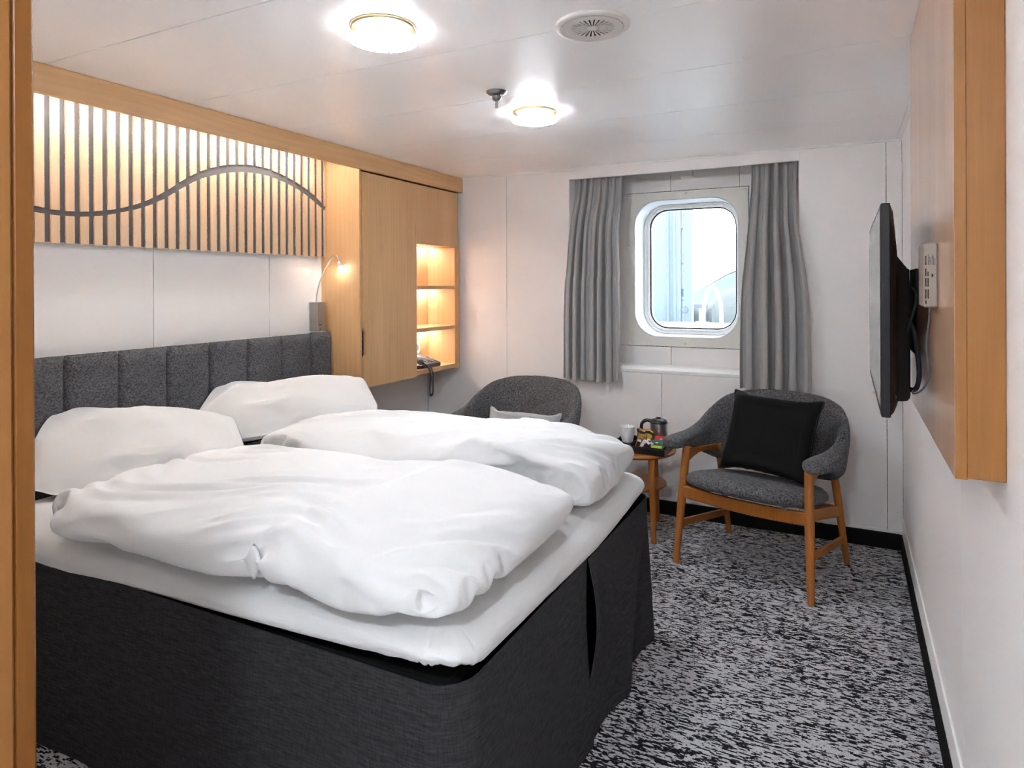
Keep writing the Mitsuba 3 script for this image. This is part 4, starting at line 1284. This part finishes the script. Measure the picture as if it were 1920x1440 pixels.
def curtain(key, xt, xb, zb, folds, seed, label, amp):
    nu, nz = 170, 70
    u = np.linspace(0, 1, nu)
    zz = np.linspace(RZ1 + 0.012, zb, nz)
    w = np.linspace(0, 1, nz)                     # 0 at the rail
    r = np.random.default_rng(seed)
    ph = np.interp(u, np.linspace(0, 1, folds + 1), np.cumsum(np.r_[0, r.uniform(0.75, 1.25, folds)]))
    ph *= folds / ph[-1]
    P = np.zeros((nu, nz, 3))
    for j in range(nz):
        t = w[j]
        flare = 1 / (1 + math.exp(-(t - 0.42) / 0.10))
        x0 = xt[0] + (xb[0] - xt[0]) * flare
        x1 = xt[1] + (xb[1] - xt[1]) * flare
        a = amp * (0.55 + 0.75 * min(1, t * 2.2)) * (0.8 + 0.35 * np.sin(ph * 2.1 + seed))
        wave = np.sin(2 * np.pi * (ph + 0.05 * np.sin(3 * t + ph)))
        wave = np.sign(wave) * np.abs(wave) ** 0.8 + 0.18 * np.sin(4 * np.pi * ph + 1.0 + 2.5 * t) * max(0, 1 - 1.3 * t)
        yc = 3.946 - (3.946 - 3.833) / (1 + math.exp(-(t - 0.17) / 0.05)) + 0.0
        sway = 0.005 * (meshkit.fbm(np.stack([u * 4, np.full(nu, t * 2.2), np.full(nu, seed)], 1), 3) - 0.5)
        P[:, j, 0] = x0 + (x1 - x0) * (u - 0.095 / folds * np.sin(4 * np.pi * ph) * np.clip(np.minimum(u, 1 - u) * 8, 0, 1)) + sway
        P[:, j, 1] = np.minimum(yc + a * wave - 0.012 * (t > .5), 3.872 if t > 0.3 else 4.1)
        P[:, j, 2] = zz[j] + (0.004 * np.sin(ph * 5) if j == nz - 1 else 0)
    add(key, slab_from_grid(P, 0.0022), 'mat_curtain', 60, label=label, cat='curtain', group='grey window curtains')
    # stitched hem
    j0 = nz - 5
    Hm = P[:, j0:].copy()
    tN = np.gradient(P, axis=0)[:, j0:]
    nn = np.stack([tN[..., 1], -tN[..., 0], 0 * tN[..., 0]], -1)
    nn /= np.linalg.norm(nn, axis=-1, keepdims=True)
    add(key + '__hem', slab_from_grid(Hm + nn * np.where(nn[..., 1:2] < 0, 1, 1) * 0.0022, 0.0016), 'mat_curtain', 60)


curtain('curtain', (-1.556, -1.245), (-1.594, -1.226), 0.775, 7, 4, 'grey curtain drawn to the left side of the window', 0.030)
curtain('curtain_001', (-0.482, -0.247), (-0.536, -0.174), 0.780, 5, 9, 'grey curtain drawn to the right side of the window, flaring at its foot', 0.038)

# ------------------------------------------------------------------ oak panel on the right wall, television, receiver
ON, OF, OX = 1.423, 2.337, 0.172
tag('oak_wall_panel', 'glossy oak panel mounted on the right wall behind the television', 'wall panel')
add('oak_wall_panel__front_board', bx(OX, OX + 0.018, ON, OF, 1.004, 2.098, 0.0008), 'mat_oak_gloss')
add('oak_wall_panel__edge_band', bx(OX + 0.0003, OX + 0.018, ON - 0.0012, ON - 0.0002, 1.0045, 2.098), 'mat_oak_edge')
add('oak_wall_panel__frame_box', bx(OX + 0.0185, XR - 0.0005, ON + 0.001, OF - 0.001, 1.006, 2.098, 0.0008), 'mat_oak_edge', label='oak box frame behind the front board')

TX, TY0, TY1, TZ0, TZ1 = 0.070, 1.78, 2.68, 1.042, 1.549
tag('television', 'black flat television on a wall arm seen edge on', 'television')
add('television__bezel', bx(TX, TX + 0.020, TY0, TY1, TZ0, TZ1, 0.002), 'mat_tv')
scene['mat_screen'] = pr((0.006, 0.006, 0.007), 0.07, spec=0.6)
add('television__screen', bx(TX - 0.0012, TX, TY0 + 0.012, TY1 - 0.012, TZ0 + 0.022, TZ1 - 0.012, 0.0004), 'mat_screen', label='dark glossy screen')
R = []
for x, ins_y, z0, z1 in ((TX + 0.020, 0.004, TZ0 + .002, TZ1 - .002), (TX + 0.027, 0.015, TZ0 + 0.006, TZ1 - 0.02), (TX + 0.037, 0.09, TZ0 + 0.012, TZ1 - 0.085), (TX + 0.041, 0.12, TZ0 + 0.016, TZ1 - 0.11)):
    q = rrect(TY0 + ins_y, TY1 - ins_y, z0, z1, 0.01, 4)
    cc = ring_loop(q, 64)
    R.append(np.stack([np.full(64, x), cc[:, 0], cc[:, 1]], 1))
add('television__back_cover', loft(np.array(R)), 'mat_tv', 30)
R = []
for x, y0_, y1_, z0, z1 in ((TX + 0.041, TY0 + 0.13, TY1 - 0.13, TZ0 + 0.016, TZ1 - 0.12), (TX + 0.064, TY0 + 0.15, TY1 - 0.15, TZ0 + 0.018, TZ1 - 0.15), (TX + 0.072, TY0 + 0.17, TY1 - 0.17, TZ0 + 0.022, TZ1 - 0.19)):
    q = rrect(y0_, y1_, z0, z1, 0.012, 4)
    cc = ring_loop(q, 64)
    R.append(np.stack([np.full(64, x), cc[:, 0], cc[:, 1]], 1))
add('television__connector_housing', loft(np.array(R)), 'mat_black', 30)
add('television__bezel__emblem', hull([(TX - .006, 2.135, 1.047), (TX - .006, 2.160, 1.047), (TX - .001, 2.125, 1.041), (TX - .001, 2.170, 1.041), (TX - .001, 2.147, 1.058)]), 'mat_chrome', label='small chrome wedge on the lower bezel')
add('television__back_cover__side_socket', move(rot(lathe([(0, 0), (0.006, 0), (0.006, 0.002), (0, 0.002)], 14), (1, 0, 0), 90), TX + 0.029, TY0 + 0.035, TZ0 + 0.045), 'mat_black')
add('television__wall_arm', cat(bx(TX + 0.0725, TX + 0.080, 2.08, 2.32, 1.18, 1.40, .003), bx(TX + 0.080, OX - 0.006, 2.14, 2.26, 1.22, 1.34, .004), bx(OX - 0.006, OX - 0.0003, 2.10, 2.30, 1.16, 1.40, .002)), 'mat_black', label='black wall arm')
cab = spline([(TX + 0.058, 1.985, 1.10), (TX + 0.080, 1.97, 1.085), (TX + 0.09, 1.945, 1.12), (TX + 0.085, 1.93, 1.19), (TX + 0.075, 1.93, 1.25), (TX + 0.062, 1.945, 1.27)], 40)
add('television__cable', tube(cab, 0.006, 8), 'mat_black', True)
cab = spline([(TX + 0.060, 2.00, 1.30), (TX + 0.078, 1.97, 1.345), (TX + 0.084, 1.94, 1.33), (TX + 0.072, 1.92, 1.27), (TX + 0.063, 1.94, 1.22)], 40)
add('television__cable', tube(cab, 0.004, 8), 'mat_black', True)

tag('receiver_box', 'small beige network box with slots on the oak panel behind the television', 'receiver')
bx0, bx1, by0, by1, bz0, bz1 = 0.1455, OX - 0.0004, 1.659, 1.768, 1.3075, 1.4455
scene['mat_beige'] = pr((0.25, 0.205, 0.17), 0.45)
add('receiver_box__case', bx(bx0, bx1, by0, by1, bz0, bz1, 0.003), 'mat_beige')
for z0, z1 in ((1.398, 1.418), (1.374, 1.390), (1.352, 1.370), (1.326, 1.346), (1.314, 1.322)):
    add('receiver_box__case__slot', bx(bx0 + .003, bx0 + .0052, by0 - .0006, by0 + .001, z0, z1), 'mat_black')
for z0, z1 in ((1.352, 1.370), (1.326, 1.346), (1.374, 1.384)):
    add('receiver_box__case__slot', bx(bx0 + .0072, bx0 + .0092, by0 - .0006, by0 + .001, z0, z1), 'mat_black')
add('receiver_box__case__jack', bx(bx0 + .0145, bx0 + .0175, by0 - .0006, by0 + .001, 1.372, 1.379), 'mat_black')
for i in range(6):
    add('receiver_box__case__label_line', bx(bx0 + .008 + i * .0024, bx0 + .0092 + i * .0024, by0 - .0004, by0 + .0005, 1.398, 1.421 - (i % 3) * .004), 'mat_charcoal')
cab = spline([(0.156, 1.664, 1.3075), (0.156, 1.664, 1.28), (0.152, 1.68, 1.22), (0.158, 1.69, 1.17), (0.150, 1.74, 1.12), (0.140, 1.85, 1.10)], 60)
add('receiver_box__cable', tube(cab, 0.0022, 7), 'mat_charcoal', True)
